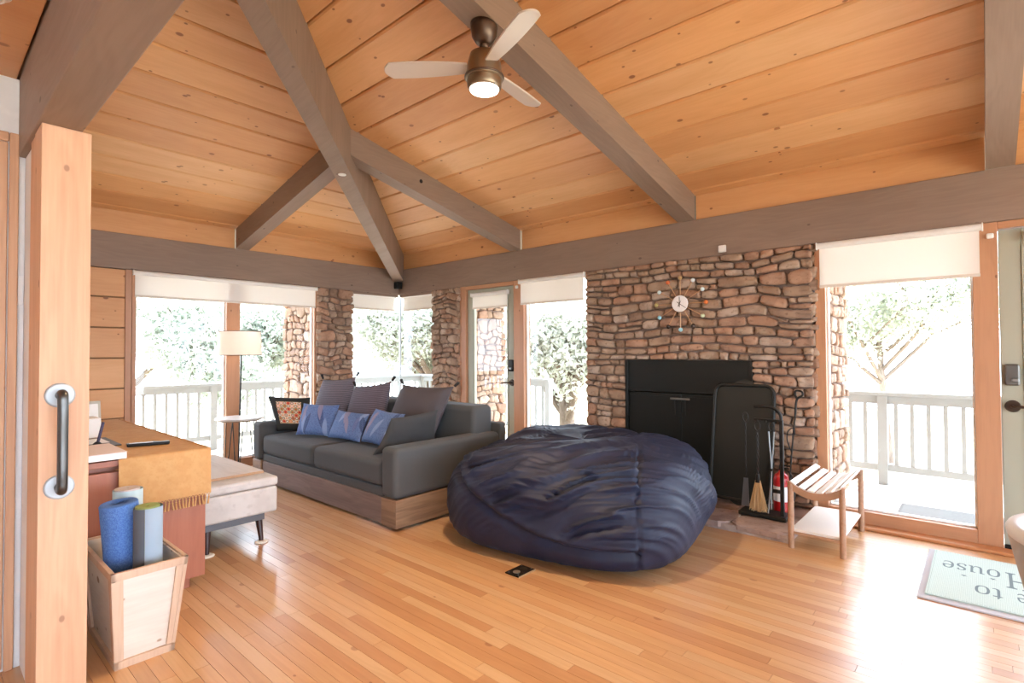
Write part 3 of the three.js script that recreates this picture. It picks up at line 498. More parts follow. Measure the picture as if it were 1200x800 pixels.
{ // slatted bench
  const g = thing('slatted_bench', 'small wooden bench with white curved slats and a white lower shelf', 'bench'), x0 = 5.214, x1 = 5.502, z0 = 0.125, z1 = 0.78, oak = std({ map: woodTex(256, 256, 1, 0.3, 0xb58e72, 0x9c7558, 0x7a5a40, 0, 341), roughness: 0.5 }), r = 0.018;
  for (const x of [x0, x1]) for (const z of [z0, z1]) mesh('leg', at(new THREE.CylinderGeometry(r, r, x === x0 ? 0.42 : 0.43, 20), x, (x === x0 ? 0.42 : 0.43) / 2, z), oak, g);
  const dip = (x) => { const t = (x - x0) / (x1 - x0) * 2 - 1; return 0.37 + 0.05 * t * t; };
  for (const z of [z0, z1]) { const s = new THREE.Shape(), n = 16; for (let i = 0; i <= n; i++) { const x = x0 + (x1 - x0) * i / n; s[i ? 'lineTo' : 'moveTo'](x, dip(x)); } for (let i = n; i >= 0; i--) { const x = x0 + (x1 - x0) * i / n; s.lineTo(x, dip(x) - 0.045); } mesh('curved_rail', uvM(at(new THREE.ExtrudeGeometry(s, { depth: 0.022, bevelEnabled: false }), 0, 0, z - 0.011), 0), oak, g); }
  const slat = std({ color: 0xe6e3de, roughness: 0.35 });
  for (let k = 0; k < 6; k++) { const t = (k + 0.5) / 6, x = x0 - 0.012 + (x1 - x0 + 0.024) * t, a = Math.atan((dip(x + 0.01) - dip(x - 0.01)) / 0.02), m = mesh('slat', bx(-0.019, 0.019, 0, 0.012, z0 - 0.02, z1 + 0.02, { r: 0.004, seg: 2 }), slat, g); m.position.set(x, dip(x) + 0.002, 0); m.rotation.z = a; }
  mesh('shelf', bx(x0 + 0.0, x1 - 0.0, 0.105, 0.123, z0, z1 - 0.0, { r: 0.003 }), slat, g); mesh('shelf_rail', bx(x0, x1, 0.09, 0.105, z1 - 0.012, z1 + 0.01), oak, g); mesh('shelf_rail', bx(x0, x1, 0.09, 0.105, z0 - 0.01, z0 + 0.012), oak, g);
  settle(g);
}
{ // doormat with upside-down print towards the camera
  const cv = document.createElement('canvas'); cv.width = 1024; cv.height = 1056; const c = cv.getContext('2d'); c.fillStyle = '#c3d6d1'; c.fillRect(0, 0, 1024, 1056);
  for (let i = 0; i < 256; i++) { c.fillStyle = i % 2 ? 'rgba(150,175,170,0.45)' : 'rgba(215,228,222,0.3)'; c.fillRect(i * 4, 0, 2, 1056); }
  for (let i = 0; i < 9000; i++) { const v = hash(i, 7, 3); c.fillStyle = v > 0.5 ? 'rgba(120,150,145,0.25)' : 'rgba(230,240,236,0.25)'; c.fillRect(hash(i, 1, 1) * 1024, hash(i, 2, 2) * 1056, 2, 5); }
  c.strokeStyle = '#8fa6a2'; c.lineWidth = 4; c.setLineDash([14, 9]); c.strokeRect(12, 12, 1000, 1032); c.setLineDash([]);
  c.fillStyle = '#6f8187'; c.textBaseline = 'alphabetic';
  const word = (s, px, x0, x1, y) => { c.font = px + 'px serif'; c.save(); c.translate(x0, y); c.scale((x1 - x0) / c.measureText(s).width, 1); c.fillText(s, 0, 0); c.restore(); };
  word('Welcome', 300, 60, 555, 392); word('to', 300, 618, 775, 392); word('H', 480, 455, 606, 812); word('ouse', 300, 618, 968, 812);
  for (const [x, y] of [[829, 535], [669, 590]]) { c.beginPath(); for (let k = 0; k < 10; k++) { const r = k % 2 ? 9 : 24, a = -Math.PI / 2 + k * Math.PI / 5; c[k ? 'lineTo' : 'moveTo'](x + Math.cos(a) * r, y + Math.sin(a) * r); } c.fill(); }
  const t = new THREE.CanvasTexture(cv); t.colorSpace = THREE.SRGBColorSpace; t.anisotropy = 8;
  const g = thing('doormat', 'pale green printed doormat in front of the right glazed door', 'doormat');
  mesh('backing', bx(5.885, 6.72, 0, 0.01, 0.26, 1.125, { r: 0.003 }), std({ color: 0xc4c5cc, roughness: 0.9 }), g);
  const X0 = 5.915, X1 = 6.68, Z0 = 0.29, Z1 = 1.08, p = new THREE.PlaneGeometry(X1 - X0, Z1 - Z0, 1, 1).rotateX(-Math.PI / 2).rotateY(Math.PI); p.translate((X0 + X1) / 2, 0.0185, (Z0 + Z1) / 2);
  mesh('pile', bx(X0, X1, 0.01, 0.018, Z0, Z1, { r: 0.003 }), std({ color: 0xb3c5bf, roughness: 0.95 }), g);
  mesh('print', p, std({ map: t, roughness: 0.95 }), g); settle(g);
}
{ // floor outlet plate
  const g = thing('floor_outlet', 'small dark brass floor outlet plate set on the boards', 'outlet');
  mesh('plate', bx(4.088, 4.192, 0.0, 0.008, 2.142, 2.288, { r: 0.003 }), std({ color: 0x2c2218, roughness: 0.4, metalness: 0.6 }), g);
  mesh('trim_edge', bx(4.192, 4.198, 0.0, 0.009, 2.14, 2.29, { r: 0.002 }), std({ color: 0xc9b08a, roughness: 0.4, metalness: 0.5 }), g);
  for (const z of [2.185, 2.245]) mesh('socket_cap', at(new THREE.CylinderGeometry(0.021, 0.021, 0.004, 24), 4.14, 0.009, z), std({ color: z < 2.2 ? 0x4b4034 : 0xb7a58e, roughness: 0.35, metalness: 0.7 }), g);
  for (const [a, b] of [[4.105, 2.158], [4.176, 2.158], [4.105, 2.272], [4.176, 2.272]]) mesh('screw', at(new THREE.CylinderGeometry(0.004, 0.004, 0.003, 10), a, 0.009, b), steelM, g);
  settle(g);
}

// ---------- bean bag ----------
{
  const cx = 3.99, cz = 1.37, A = 0.85, D = 0.815, Hh = 0.63, NU = 260, NV = 150, SC = 0.42, seam = (X, Z) => X - 0.3 * Z - SC;
  const crease = (X) => 0.2 + 0.4 * sstep(0.35, -0.95, X) ** 1.3;                  // height of the long front fold
  const pt = (u, v) => {                        // u round the bag, v from the floor to the top
    const ca = Math.cos(u), sa = Math.sin(u), e = 0.62, q = v * Math.PI - Math.PI / 2, cq = Math.cos(q), sq = Math.sin(q);
    const R = Math.abs(cq) ** (sq < 0 ? 0.2 : 0.32), px = Math.sign(ca) * Math.abs(ca) ** e * R, pz = Math.sign(sa) * Math.abs(sa) ** e * R;
    let X = px * A, Z = pz * D, Y = (sq < 0 ? 0.42 - 0.42 * Math.abs(sq) ** 0.8 : 0.42 + 0.58 * sq ** 0.85) * Hh;
    const top = sstep(0.45, 1, Y / Hh); Y += top * (0.02 * Math.cos(X * 3.1 + 0.4) - 0.05 * sstep(-0.5, -0.95, X) + 0.02 * Math.sin(X * 6 + Z * 4)); Z -= top * 0.05;
    const n = V(ca * R, sq * 1.1, sa * R).normalize();
    // wrinkles: ridges fanning out from the end seam and sagging along the front
    const s = X * 1.0 + Z * 0.25, t = Y * 1.2 - Z * 0.75;
    const wp = vnoise(X * 3 + 70, Y * 3 + Z * 2 + 70, 999, 999, 31), w1 = vnoise(s * 2.4 + 20 + 2 * t, t * 13 - s * 11 + 60 + 2.2 * wp, 999, 999, 5), w2 = vnoise(s * 3.5 + 60, t * 25 - s * 12 + 90 + 3 * wp, 999, 999, 8), w3 = vnoise(s * 1.3 + 3, t * 4 + 9, 999, 999, 12);
    const rid = (w) => 1 - Math.abs(2 * w - 1), up = sstep(crease(X) - 0.04, crease(X) + 0.1, Y) ;
    const sd = seam(X, Z), nearSeam = Math.exp(-((sd / 0.2) ** 2)), amp = (0.004 + 0.026 * up) * (sd < 0 ? 1 : 0.4) * (1 - 0.45 * sstep(0.8, 1, Y / Hh));
    let d = (rid(w1) ** 3 - 0.3) * amp * 1.7 + (rid(w2) ** 2 - 0.3) * (0.001 + 0.004 * up + 0.014 * nearSeam) + (w3 - 0.5) * 0.05 * sstep(0.02, 0.2, Y);
    const front = sstep(0.1, 0.5, n.z); d += front * (sd < 0 ? 1 : 0) * (0.022 * Math.exp(-(((Y - crease(X)) / 0.028) ** 2)) - 0.026 * Math.exp(-(((Y - crease(X) + 0.05) / 0.025) ** 2)));
    d -= 0.016 * Math.exp(-((sd / 0.012) ** 2)) * sstep(0.0, 0.1, Y);
    d *= sstep(0, 0.05, Y);
    return V(X + n.x * d, Math.max(0, Y + n.y * d), Z + n.z * d);
  };
  const pos = [], uv = []; for (let j = 0; j <= NV; j++) for (let i = 0; i < NU; i++) { const p = pt((i / NU) * Math.PI * 2, 0.012 + 0.988 * j / NV); pos.push(p.x, p.y, p.z); uv.push(p.x * 2 + p.z, p.y * 2 + p.z); }
  const main = [], end = [];
  for (let j = 0; j < NV; j++) for (let i = 0; i < NU; i++) { const a = j * NU + i, b = j * NU + (i + 1) % NU, c = a + NU, d = b + NU; (seam((pos[a * 3] + pos[d * 3]) / 2, (pos[a * 3 + 2] + pos[d * 3 + 2]) / 2) > 0 ? end : main).push(a, c, b, b, c, d); }
  const full = new THREE.BufferGeometry(); full.setAttribute('position', new THREE.Float32BufferAttribute(pos, 3)); full.setAttribute('uv', new THREE.Float32BufferAttribute(uv, 2)); full.setIndex([...main, ...end]); full.computeVertexNormals();
  const sub = (idx) => { const g = new THREE.BufferGeometry(); for (const k of ['position', 'normal', 'uv']) g.setAttribute(k, full.attributes[k]); g.setIndex(idx); return mergeVertices(g.toNonIndexed(), 1e-6); };
  const nap = mottle(256, 256, 5, 0xffffff, 0xd6d8e2, 0xeceef6, 400);
  const vel = (c) => phy({ color: c, map: nap, roughness: 0.62, sheen: 0.55, sheenRoughness: 0.4, sheenColor: new THREE.Color(0x506592), bumpMap: stoneB, bumpScale: 0.004 });
  const g = thing('bean_bag', 'huge wrinkled navy velvet bean bag beside the grey sofa', 'bean bag');
  const nav = vel(0x18203a); mesh('main_cover', sub(main), nav, g); mesh('end_panel', sub(end), nav, g);
  g.position.set(cx, 0, cz); g.rotation.y = 0.2;
}
// ---------- sofa ----------
{
  const g = thing('sofa', 'dark grey fabric sofa with brown wooden base panels', 'sofa'), R = { r: 0.035, seg: 4 };
  const baseT = woodTex(512, 256, 1.6, 0.4, 0x86726a, 0x6b5850, 0x4e3f39, 3, 411, 0.9), baseM = std({ map: baseT, roughness: 0.6 }), armW = std({ map: woodTex(512, 256, 1.2, 0.4, 0x96785e, 0x6e543f, 0x46352a, 4, 421, 1.1), roughness: 0.6 });
  mesh('front_panel', bx(0.872, 2.868, 0.022, 0.215, 2.24, 2.27, { s: [1.6, 0.4], r: 0.004 }), baseM, g);
  for (const [a, b] of [[0.69, 0.868], [2.872, 3.05]]) {
    mesh('arm_base', bx(a, b, 0.022, 0.22, 1.2, 2.285, { s: [1.2, 0.4], r: 0.004 }), armW, g);
    mesh('arm', bx(a, b, 0.222, 0.585, 1.2, 2.29, { r: 0.04, seg: 5 }), sofaM, g);
    for (const z of [1.27, 2.2]) mesh('foot', bx(a + 0.05, b - 0.05, 0, 0.022, z - 0.03, z + 0.03), blackM, g);
  }
  mesh('platform', bx(0.868, 2.872, 0.216, 0.285, 1.3, 2.265, { r: 0.012, seg: 3 }), sofaM, g);
  const cush = (a, b) => { const w = b - a, q = new RoundedBoxGeometry(w, 0.185, 0.86, 6, 0.045), p = q.attributes.position; for (let i = 0; i < p.count; i++) { const x = p.getX(i) / (w / 2), z = p.getZ(i) / 0.43, y = p.getY(i); if (y > 0) p.setY(i, y + 0.006 * (1 - x * x) * (1 - z * z) + 0.006 * (vnoise(x * 3 + 9, z * 3 + a, 99, 99, 3) - 0.5)); } q.computeVertexNormals(); q.translate((a + b) / 2, 0.285 + 0.0925, 1.845); return uvM(q, 0); };
  mesh('seat_cushion', cush(0.87, 1.852), sofaM, g); mesh('seat_cushion', cush(1.858, 2.87), sofaM, g);
  mesh('backrest', bx(0.87, 2.96, 0.3, 0.81, 1.19, 1.43, { r: 0.05, seg: 5 }), sofaM, g);
  mesh('back_frame', bx(0.69, 3.05, 0.22, 0.655, 1.13, 1.2, { r: 0.012, seg: 3 }), sofaM, g);
  settle(g);
}
// ---------- pillows ----------
function pillowGeo(bl, br, tr, tl, T, res = 22, pinch = 0.07) {
  const P = [], U = [], I = [], n = res + 1, N = br.clone().sub(bl).cross(tl.clone().sub(bl)).normalize();
  for (const s of [1, -1]) for (let j = 0; j <= res; j++) for (let i = 0; i <= res; i++) {
    const u = i / res * 2 - 1, v = j / res * 2 - 1, uu = u * (1 - pinch * (1 - v * v) * Math.abs(u) ** 2), vv = v * (1 - pinch * (1 - u * u) * Math.abs(v) ** 2), a = (uu + 1) / 2, b = (vv + 1) / 2;
    const q = bl.clone().multiplyScalar((1 - a) * (1 - b)).addScaledVector(br, a * (1 - b)).addScaledVector(tr, a * b).addScaledVector(tl, (1 - a) * b);
    const th = T * Math.max(0, (1 - u ** 2) * (1 - v ** 2)) ** 0.42 * (1 + 0.12 * (vnoise(u * 3 + 9, v * 3 + T * 90, 99, 99, 77) - 0.5)); q.addScaledVector(N, s * th + 0.002 * s); P.push(q.x, q.y, q.z); U.push(i / res, j / res);
  }
  for (let s = 0; s < 2; s++) for (let j = 0; j < res; j++) for (let i = 0; i < res; i++) { const a = s * n * n + j * n + i, b = a + 1, c = a + n, d = c + 1; s ? I.push(a, c, b, b, c, d) : I.push(a, b, c, b, d, c); }
  const edge = (i, j) => j * n + i, bor = []; for (let i = 0; i < res; i++) bor.push(edge(i, 0)); for (let j = 0; j < res; j++) bor.push(edge(res, j)); for (let i = res; i > 0; i--) bor.push(edge(i, res)); for (let j = res; j > 0; j--) bor.push(edge(0, j));
  for (let k = 0; k < bor.length; k++) { const a = bor[k], b = bor[(k + 1) % bor.length]; I.push(a, a + n * n, b, b, a + n * n, b + n * n); }
  const g = new THREE.BufferGeometry(); g.setAttribute('position', new THREE.Float32BufferAttribute(P, 3)); g.setAttribute('uv', new THREE.Float32BufferAttribute(U, 2)); g.setIndex(I); g.computeVertexNormals(); return g;
}
function pillow(label, group, c, T, mat, tassel) {
  const g = thing('throw_pillow', label, 'pillow', group), q = c.map((p) => V(p[0], p[1] + 0.018, p[2])); mesh('cover', pillowGeo(...q, T), mat, g);
  if (tassel) { const mid = q.reduce((t, p) => t.add(p), V(0, 0, 0)).multiplyScalar(0.25); for (const k of [2, 3]) { const d = q[k].clone().sub(mid).normalize(), a = q[k], m = a.clone().addScaledVector(d, 0.02); mesh('tassel', merge([at(new THREE.SphereGeometry(0.012, 10, 8), m.x, m.y, m.z), rod(m, m.clone().addScaledVector(d, 0.035).add(V(0, 0.006, 0)), 0.01, 0.014, 10)]), tassel, g); } }
  return settle(g);
}
{
  const stripe = dataTex(64, 256, (u, v) => { const s = 0.5 + 0.5 * Math.sin(v * 6.2832 * 28), n = (hash(Math.floor(u * 64), Math.floor(v * 256), 9) - 0.5) * 14; return mix3([88 + n, 84 + n, 92 + n], [122 + n, 116 + n, 126 + n], s); });
  const striped = std({ map: stripe, roughness: 0.9 }), char = phy({ color: 0x4c4649, roughness: 0.9, sheen: 0.4, sheenColor: new THREE.Color(0x8a8288), bumpMap: slate, bumpScale: 0.0008 }), tas = std({ color: 0x221f21, roughness: 0.95 }), dark = phy({ color: 0x37383a, roughness: 0.9, sheen: 0.4, sheenColor: new THREE.Color(0x77797c) });
  pillow('large grey pinstriped pillow with black tassels at the sofa left end', null, [[0.93, 0.475, 1.8], [1.42, 0.475, 1.68], [1.36, 1.0, 1.545], [0.95, 0.965, 1.67]], 0.1, striped, tas);
  pillow('large grey pinstriped pillow with black tassels between two big pillows', null, [[1.46, 0.47, 1.74], [2.0, 0.47, 1.7], [1.97, 0.975, 1.545], [1.45, 0.91, 1.6]], 0.1, std({ map: stripe, color: 0xe8e0e4, roughness: 0.9 }), tas);
  pillow('large plain charcoal pillow with black tassels beside the right sofa arm', null, [[2.14, 0.48, 1.76], [2.7, 0.5, 1.67], [2.79, 0.955, 1.5], [2.2, 0.955, 1.58]], 0.105, char, tas);
  const leaf = (s) => { const cv = document.createElement('canvas'); cv.width = 320; cv.height = 224; const c = cv.getContext('2d'); c.fillStyle = '#6482b8'; c.fillRect(0, 0, 320, 224);
    for (let i = 0; i < 2400; i++) { c.fillStyle = hash(i, s, 5) > 0.5 ? 'rgba(120,138,190,0.25)' : 'rgba(52,64,112,0.25)'; c.fillRect(hash(i, s, 6) * 320, hash(i, s, 7) * 224, 6, 3); }
    const cols = ['rgba(150,172,214,0.75)', 'rgba(52,72,116,0.7)', 'rgba(148,138,166,0.85)', 'rgba(96,112,168,0.8)'];
    for (let k = 0; k < 7; k++) { const x = 320 * hash(k, s, 11), y = 224 * hash(k, s, 12), a = -0.5 + hash(k, s, 13), l = 62 + 34 * hash(k, s, 14), w = l * 0.5; c.save(); c.translate(x, y); c.rotate(a); c.fillStyle = cols[k % 4]; c.beginPath(); c.moveTo(0, -l); c.quadraticCurveTo(w, -l * 0.2, 0, l); c.quadraticCurveTo(-w, -l * 0.2, 0, -l); c.fill(); c.strokeStyle = 'rgba(170,184,220,0.45)'; c.lineWidth = 1; c.beginPath(); c.moveTo(0, -l); c.lineTo(0, l); for (let j = -3; j < 4; j++) { c.moveTo(0, j * l * 0.22 + 8); c.lineTo(w * 0.4, j * l * 0.22 - 6); c.moveTo(0, j * l * 0.22 + 8); c.lineTo(-w * 0.4, j * l * 0.22 - 6); } c.stroke(); c.restore(); }
    const t = new THREE.CanvasTexture(cv); t.colorSpace = THREE.SRGBColorSpace; return std({ map: t, roughness: 0.85 }); };
  pillow('blue leaf print pillow lying beside the patterned square pillow', null, [[1.25, 0.47, 2.12], [1.63, 0.47, 1.97], [1.52, 0.745, 1.82], [1.13, 0.75, 1.98]], 0.06, leaf(1));
  pillow('blue leaf print pillow in the middle of the sofa', null, [[1.66, 0.475, 2.02], [2.1, 0.47, 1.97], [1.98, 0.69, 1.79], [1.6, 0.71, 1.88]], 0.055, leaf(2));
  pillow('pale blue leaf print pillow tucked behind the charcoal end pillow', null, [[2.09, 0.475, 1.95], [2.5, 0.465, 1.97], [2.52, 0.73, 1.8], [2.17, 0.757, 1.85]], 0.06, leaf(3));
  pillow('plain dark charcoal pillow leaning along the right sofa arm', null, [[2.7, 0.475, 2.24], [2.74, 0.475, 1.66], [2.82, 0.78, 1.7], [2.77, 0.745, 2.12]], 0.045, dark);
  // square pillow with an applied retro patch
  const cv = document.createElement('canvas'); cv.width = cv.height = 256; const c = cv.getContext('2d'); c.fillStyle = '#2c2b28'; c.fillRect(0, 0, 256, 256); c.fillStyle = '#e8c8a0'; c.fillRect(52, 40, 158, 162);
  const pal = ['#d2603a', '#e8ddcf', '#c23b3b', '#d98a4a', '#8e8a5a', '#e7a48e']; for (let i = 0; i < 7; i++) for (let j = 0; j < 7; j++) { const x = 63 + i * 22.6, y = 52 + j * 22.6, k = Math.floor(hash(i, j, 91) * 6); c.fillStyle = pal[k]; if ((i + j) % 2) { c.fillRect(x - 10, y - 10, 20, 20); c.fillStyle = pal[(k + 2) % 6]; c.beginPath(); c.arc(x, y, 6, 0, 7); c.fill(); } else { c.fillStyle = '#3a3029'; c.beginPath(); c.arc(x, y, 10, 0, 7); c.fill(); c.fillStyle = '#efe2d2'; c.beginPath(); c.arc(x, y, 7, 0, 7); c.fill(); c.fillStyle = pal[k]; c.beginPath(); c.arc(x, y, 3, 0, 7); c.fill(); } }
  const t = new THREE.CanvasTexture(cv); t.colorSpace = THREE.SRGBColorSpace;
  pillow('dark square pillow with a colourful retro circle patch by the left arm', null, [[0.93, 0.475, 2.15], [1.24, 0.475, 1.96], [1.11, 0.8, 1.9], [0.73, 0.815, 2.16]], 0.045, std({ map: t, roughness: 0.9 }));
}
// ---------- side table and floor lamp ----------
{
  const g = thing('side_table', 'small round white side table on black hairpin legs beside the sofa', 'table'), x = 0.33, z = 2.27, y = 0.578;
  mesh('table_top', at(lathe([[0, 0], [0.228, 0], [0.232, 0.004], [0.232, 0.014], [0.228, 0.018], [0, 0.018]], 48), x, y, z), std({ color: 0xd9d6d2, roughness: 0.35 }), g);
  mesh('edge_band', at(new THREE.CylinderGeometry(0.225, 0.2, 0.014, 48), x, y - 0.007, z), std({ color: 0x8a7764, roughness: 0.6 }), g);
  for (let k = 0; k < 3; k++) { const a = k * 2.094 + 0.5, c = Math.cos(a), s = Math.sin(a), P = (r, o, yy) => V(x + c * r - s * o, yy, z + s * r + c * o); mesh('leg', tube([P(0.12, -0.05, y - 0.014), P(0.16, -0.012, 0.05), P(0.17, 0, 0.006), P(0.16, 0.012, 0.05), P(0.12, 0.05, y - 0.014)], 0.005, 40), blackM, g); }
  settle(g);
  const l = thing('floor_lamp', 'floor lamp with a white drum shade and thin dark pole', 'lamp'), lx = 0.2, lz = 2.2, sh = phy({ color: 0xf1e7dc, roughness: 0.95, transmission: 0.4, thickness: 0, side: THREE.DoubleSide });
  mesh('base', at(lathe([[0, 0.02], [0.12, 0.018], [0.13, 0.008], [0.13, 0]], 36), lx - 0.08, 0, lz - 0.0), blackM, l); mesh('pole', rod(V(lx - 0.08, 0.015, lz), V(lx, 1.5, lz), 0.008), blackM, l);
  mesh('shade', at(new THREE.CylinderGeometry(0.205, 0.215, 0.25, 48, 1, true), lx + 0.02, 1.37, lz + 0.03), sh, l); mesh('shade_rim', at(new THREE.TorusGeometry(0.215, 0.003, 8, 48).rotateX(Math.PI / 2), lx + 0.02, 1.245, lz + 0.03), std({ color: 0x6a5a4e, roughness: 0.7 }), l); mesh('shade_rim', at(new THREE.TorusGeometry(0.205, 0.003, 8, 48).rotateX(Math.PI / 2), lx + 0.02, 1.495, lz + 0.03), std({ color: 0x6a5a4e, roughness: 0.7 }), l);
  mesh('bulb', at(new THREE.SphereGeometry(0.03, 20, 14), lx + 0.02, 1.36, lz + 0.03), std({ color: 0xffffff, emissive: 0xffe6c8, emissiveIntensity: 1 }), l);
  const bulbLight = new THREE.PointLight(0xffd9ae, 0.045); bulbLight.position.set(lx + 0.02, 1.36, lz + 0.03); bulbLight.castShadow = true; scene.add(bulbLight);
  mesh('harp', tube([V(lx - 0.18, 1.49, lz + 0.03), V(lx + 0.02, 1.485, lz + 0.03), V(lx + 0.22, 1.49, lz + 0.03)], 0.003), steelM, l); settle(l);
}
// ---------- ottoman ----------
{
  const g = thing('storage_ottoman', 'pale grey velvet storage ottoman on splayed dark legs', 'ottoman'), vel = phy({ map: mottle(256, 256, 5, 0xcfcac6, 0xc4beb9, 0xb8b1ac, 431), roughness: 0.75, sheen: 0.8, sheenColor: new THREE.Color(0xe6e2de), sheenRoughness: 0.4 });
  const x0 = 1.5, x1 = 2.58, z0 = 2.905, z1 = 3.4;
  mesh('body', bx(x0, x1, 0.205, 0.375, z0, z1, { r: 0.018, seg: 4, s: [0.6, 0.6] }), vel, g); mesh('lid', bx(x0 - 0.004, x1 + 0.004, 0.378, 0.44, z0 - 0.004, z1 + 0.004, { r: 0.02, seg: 4, s: [0.6, 0.6] }), vel, g);
  mesh('underframe', bx(x0 + 0.06, x1 - 0.06, 0.15, 0.205, z0 + 0.06, z1 - 0.06, { r: 0.004 }), std({ color: 0x6e7074, roughness: 0.5, metalness: 0.5 }), g);
  const wal = std({ color: 0x3a2522, roughness: 0.35 });
  for (const [a, b] of [[-1, -1], [-1, 1], [1, -1], [1, 1]]) { const tx = a > 0 ? x1 - 0.1 : x0 + 0.1, tz = b > 0 ? z1 - 0.09 : z0 + 0.09, fx = tx + a * 0.035, fz = tz + b * 0.01; const l = mesh('leg', rod(V(fx, 0.012, fz), V(tx, 0.205, tz), 0.013, 0.026, 18), wal, g); mesh('floor_cup', at(lathe([[0, 0], [0.042, 0], [0.044, 0.006], [0.03, 0.014], [0, 0.014]], 28), fx, 0, fz), whiteM, l); }
  settle(g);
  const b = thing('lap_board', 'pale wooden board lying on the grey ottoman', 'board'); mesh('board', bx(1.54, 2.42, 0.4402, 0.458, 2.93, 3.36, { r: 0.004, s: [1, 0.5] }), std({ map: woodTex(256, 256, 1, 0.5, 0xcfc4ba, 0xb9aca0, 0x98887a, 1, 441), roughness: 0.6 }), b); mesh('edge_band', bx(2.42, 2.426, 0.4402, 0.456, 2.932, 3.358, { r: 0.002 }), std({ color: 0xb08a68, roughness: 0.6 }), b); settle(b);
}
// ---------- desk ----------
{
  const red = std({ map: woodTex(512, 256, 1.6, 0.6, 0xa86a52, 0x91553f, 0x6a3a2a, 1, 451, 0.6), roughness: 0.4 }), g = thing('desk', 'reddish brown wooden desk end with the mustard runner', 'desk');
  const W = { s: [1.6, 0.6] };
  mesh('desk_top', bx(0.95, 2.95, 0.712, 0.742, 3.46, 4.11, W), red, g); mesh('end_panel', bx(2.9, 2.94, 0.055, 0.685, 3.472, 4.1, { ...W, g: 1 }), red, g); mesh('end_panel', bx(0.97, 1.01, 0.055, 0.685, 3.472, 4.1, { ...W, g: 1 }), red, g);
  mesh('back_panel', bx(1.01, 2.9, 0.25, 0.685, 4.07, 4.1, W), red, g); mesh('spacer', bx(1.0, 2.88, 0.685, 0.712, 3.52, 4.08, { ...W, r: 0 }), red, g);
  for (const x of [2.86, 0.98]) mesh('plinth', bx(x, x + 0.06, 0, 0.055, 3.54, 4.06), red, g);
  settle(g);
  const cl = std({ map: mottle(128, 128, 16, 0xc99c68, 0xc39460, 0xbd8c58, 461), bumpMap: rep(weaveTex(60, 4), 4, 4), bumpScale: 0.0008, roughness: 0.95 }), r = thing('table_runner', 'mustard yellow fringed table runner draped over the desk end', 'table runner');
  const sec = [], zA = 3.455, zB = 3.872; const prof = [[0.98, 0.7435], [1.5, 0.7445], [2.0, 0.7435], [2.6, 0.744], [2.93, 0.7445], [2.956, 0.745], [2.961, 0.735], [2.9625, 0.62], [2.964, 0.505]];
  const P = [], I = [], UV = [], nz = 14; for (const s of [0, 1]) prof.forEach(([x, y], i) => { for (let k = 0; k <= nz; k++) { const z = zA + (zB - zA) * k / nz, w = 0.003 * Math.sin(k * 1.3 + i) * (i > 6 ? 1 : 0); P.push(x + (i > 5 ? s * 0.004 : 0) + w, y + (i > 5 ? 0 : s * 0.004), z); UV.push((x + y) * 2, z * 2); } });
  const np = prof.length; for (let s = 0; s < 2; s++) for (let i = 0; i < np - 1; i++) for (let k = 0; k < nz; k++) { const a = s * np * (nz + 1) + i * (nz + 1) + k, b = a + 1, c = a + nz + 1, d = c + 1; s ? I.push(a, b, c, b, d, c) : I.push(a, c, b, b, c, d); }
  const rg = new THREE.BufferGeometry(); rg.setAttribute('position', new THREE.Float32BufferAttribute(P, 3)); rg.setAttribute('uv', new THREE.Float32BufferAttribute(UV, 2)); rg.setIndex(I); rg.computeVertexNormals(); mesh('cloth', rg, cl, r);
  mesh('hem', tube([V(1.0, 0.7485, 3.462), V(1.6, 0.75, 3.464), V(2.3, 0.7485, 3.461), V(2.93, 0.749, 3.463)], 0.004), cl, r); mesh('crease', tube([V(1.75, 0.7478, 3.47), V(1.76, 0.748, 3.65), V(1.75, 0.7478, 3.865)], 0.0025), cl, r);
  seed(471); for (let k = 0; k < 26; k++) { const z = zA + 0.01 + (zB - zA - 0.02) * k / 25, x = 2.967, j = rr(-0.006, 0.006); const t = mesh('tassel', merge([tube([V(x, 0.506, z - 0.007), V(x, 0.492, z), V(x, 0.484, z)], 0.0022, 8, 5), tube([V(x, 0.506, z + 0.007), V(x, 0.492, z), V(x, 0.484, z)], 0.0022, 8, 5), at(new THREE.SphereGeometry(0.005, 8, 6), x, 0.483, z), rod(V(x, 0.481, z), V(x + 0.002, 0.447, z + j), 0.0035, 0.0055, 6)]), cl, r); }
  settle(r);
  const bk = thing('book', 'thick white book lying on the desk beside the runner', 'book'); mesh('pages', bx(2.6, 2.965, 0.749, 0.78, 3.84, 4.1, { r: 0.002 }), whiteM, bk); mesh('cover', bx(2.598, 2.968, 0.7802, 0.783, 3.838, 4.1, { r: 0.001 }), std({ color: 0xe0c8b8, roughness: 0.5 }), bk); settle(bk);
  const pad = thing('writing_pad', 'dark flat pad lying behind the white book', 'pad'); mesh('sheet', bx(2.12, 2.5, 0.749, 0.757, 3.76, 3.96, { r: 0.002 }), std({ color: 0x3a3834, roughness: 0.5 }), pad); mesh('paper', bx(2.16, 2.38, 0.7571, 0.758, 3.79, 3.93, { r: 0 }), whiteM, pad); settle(pad);
  const pen = thing('pen', 'dark purple pen standing tilted in its holder', 'pen'); mesh('barrel', rod(V(2.44, 0.76, 3.86), V(2.42, 0.88, 3.83), 0.0075), std({ color: 0x33294a, roughness: 0.4 }), pen); mesh('holder', at(lathe([[0, 0], [0.024, 0], [0.02, 0.008], [0.009, 0.018]], 20), 2.44, 0.7582, 3.86), blackM, pen); settle(pen);
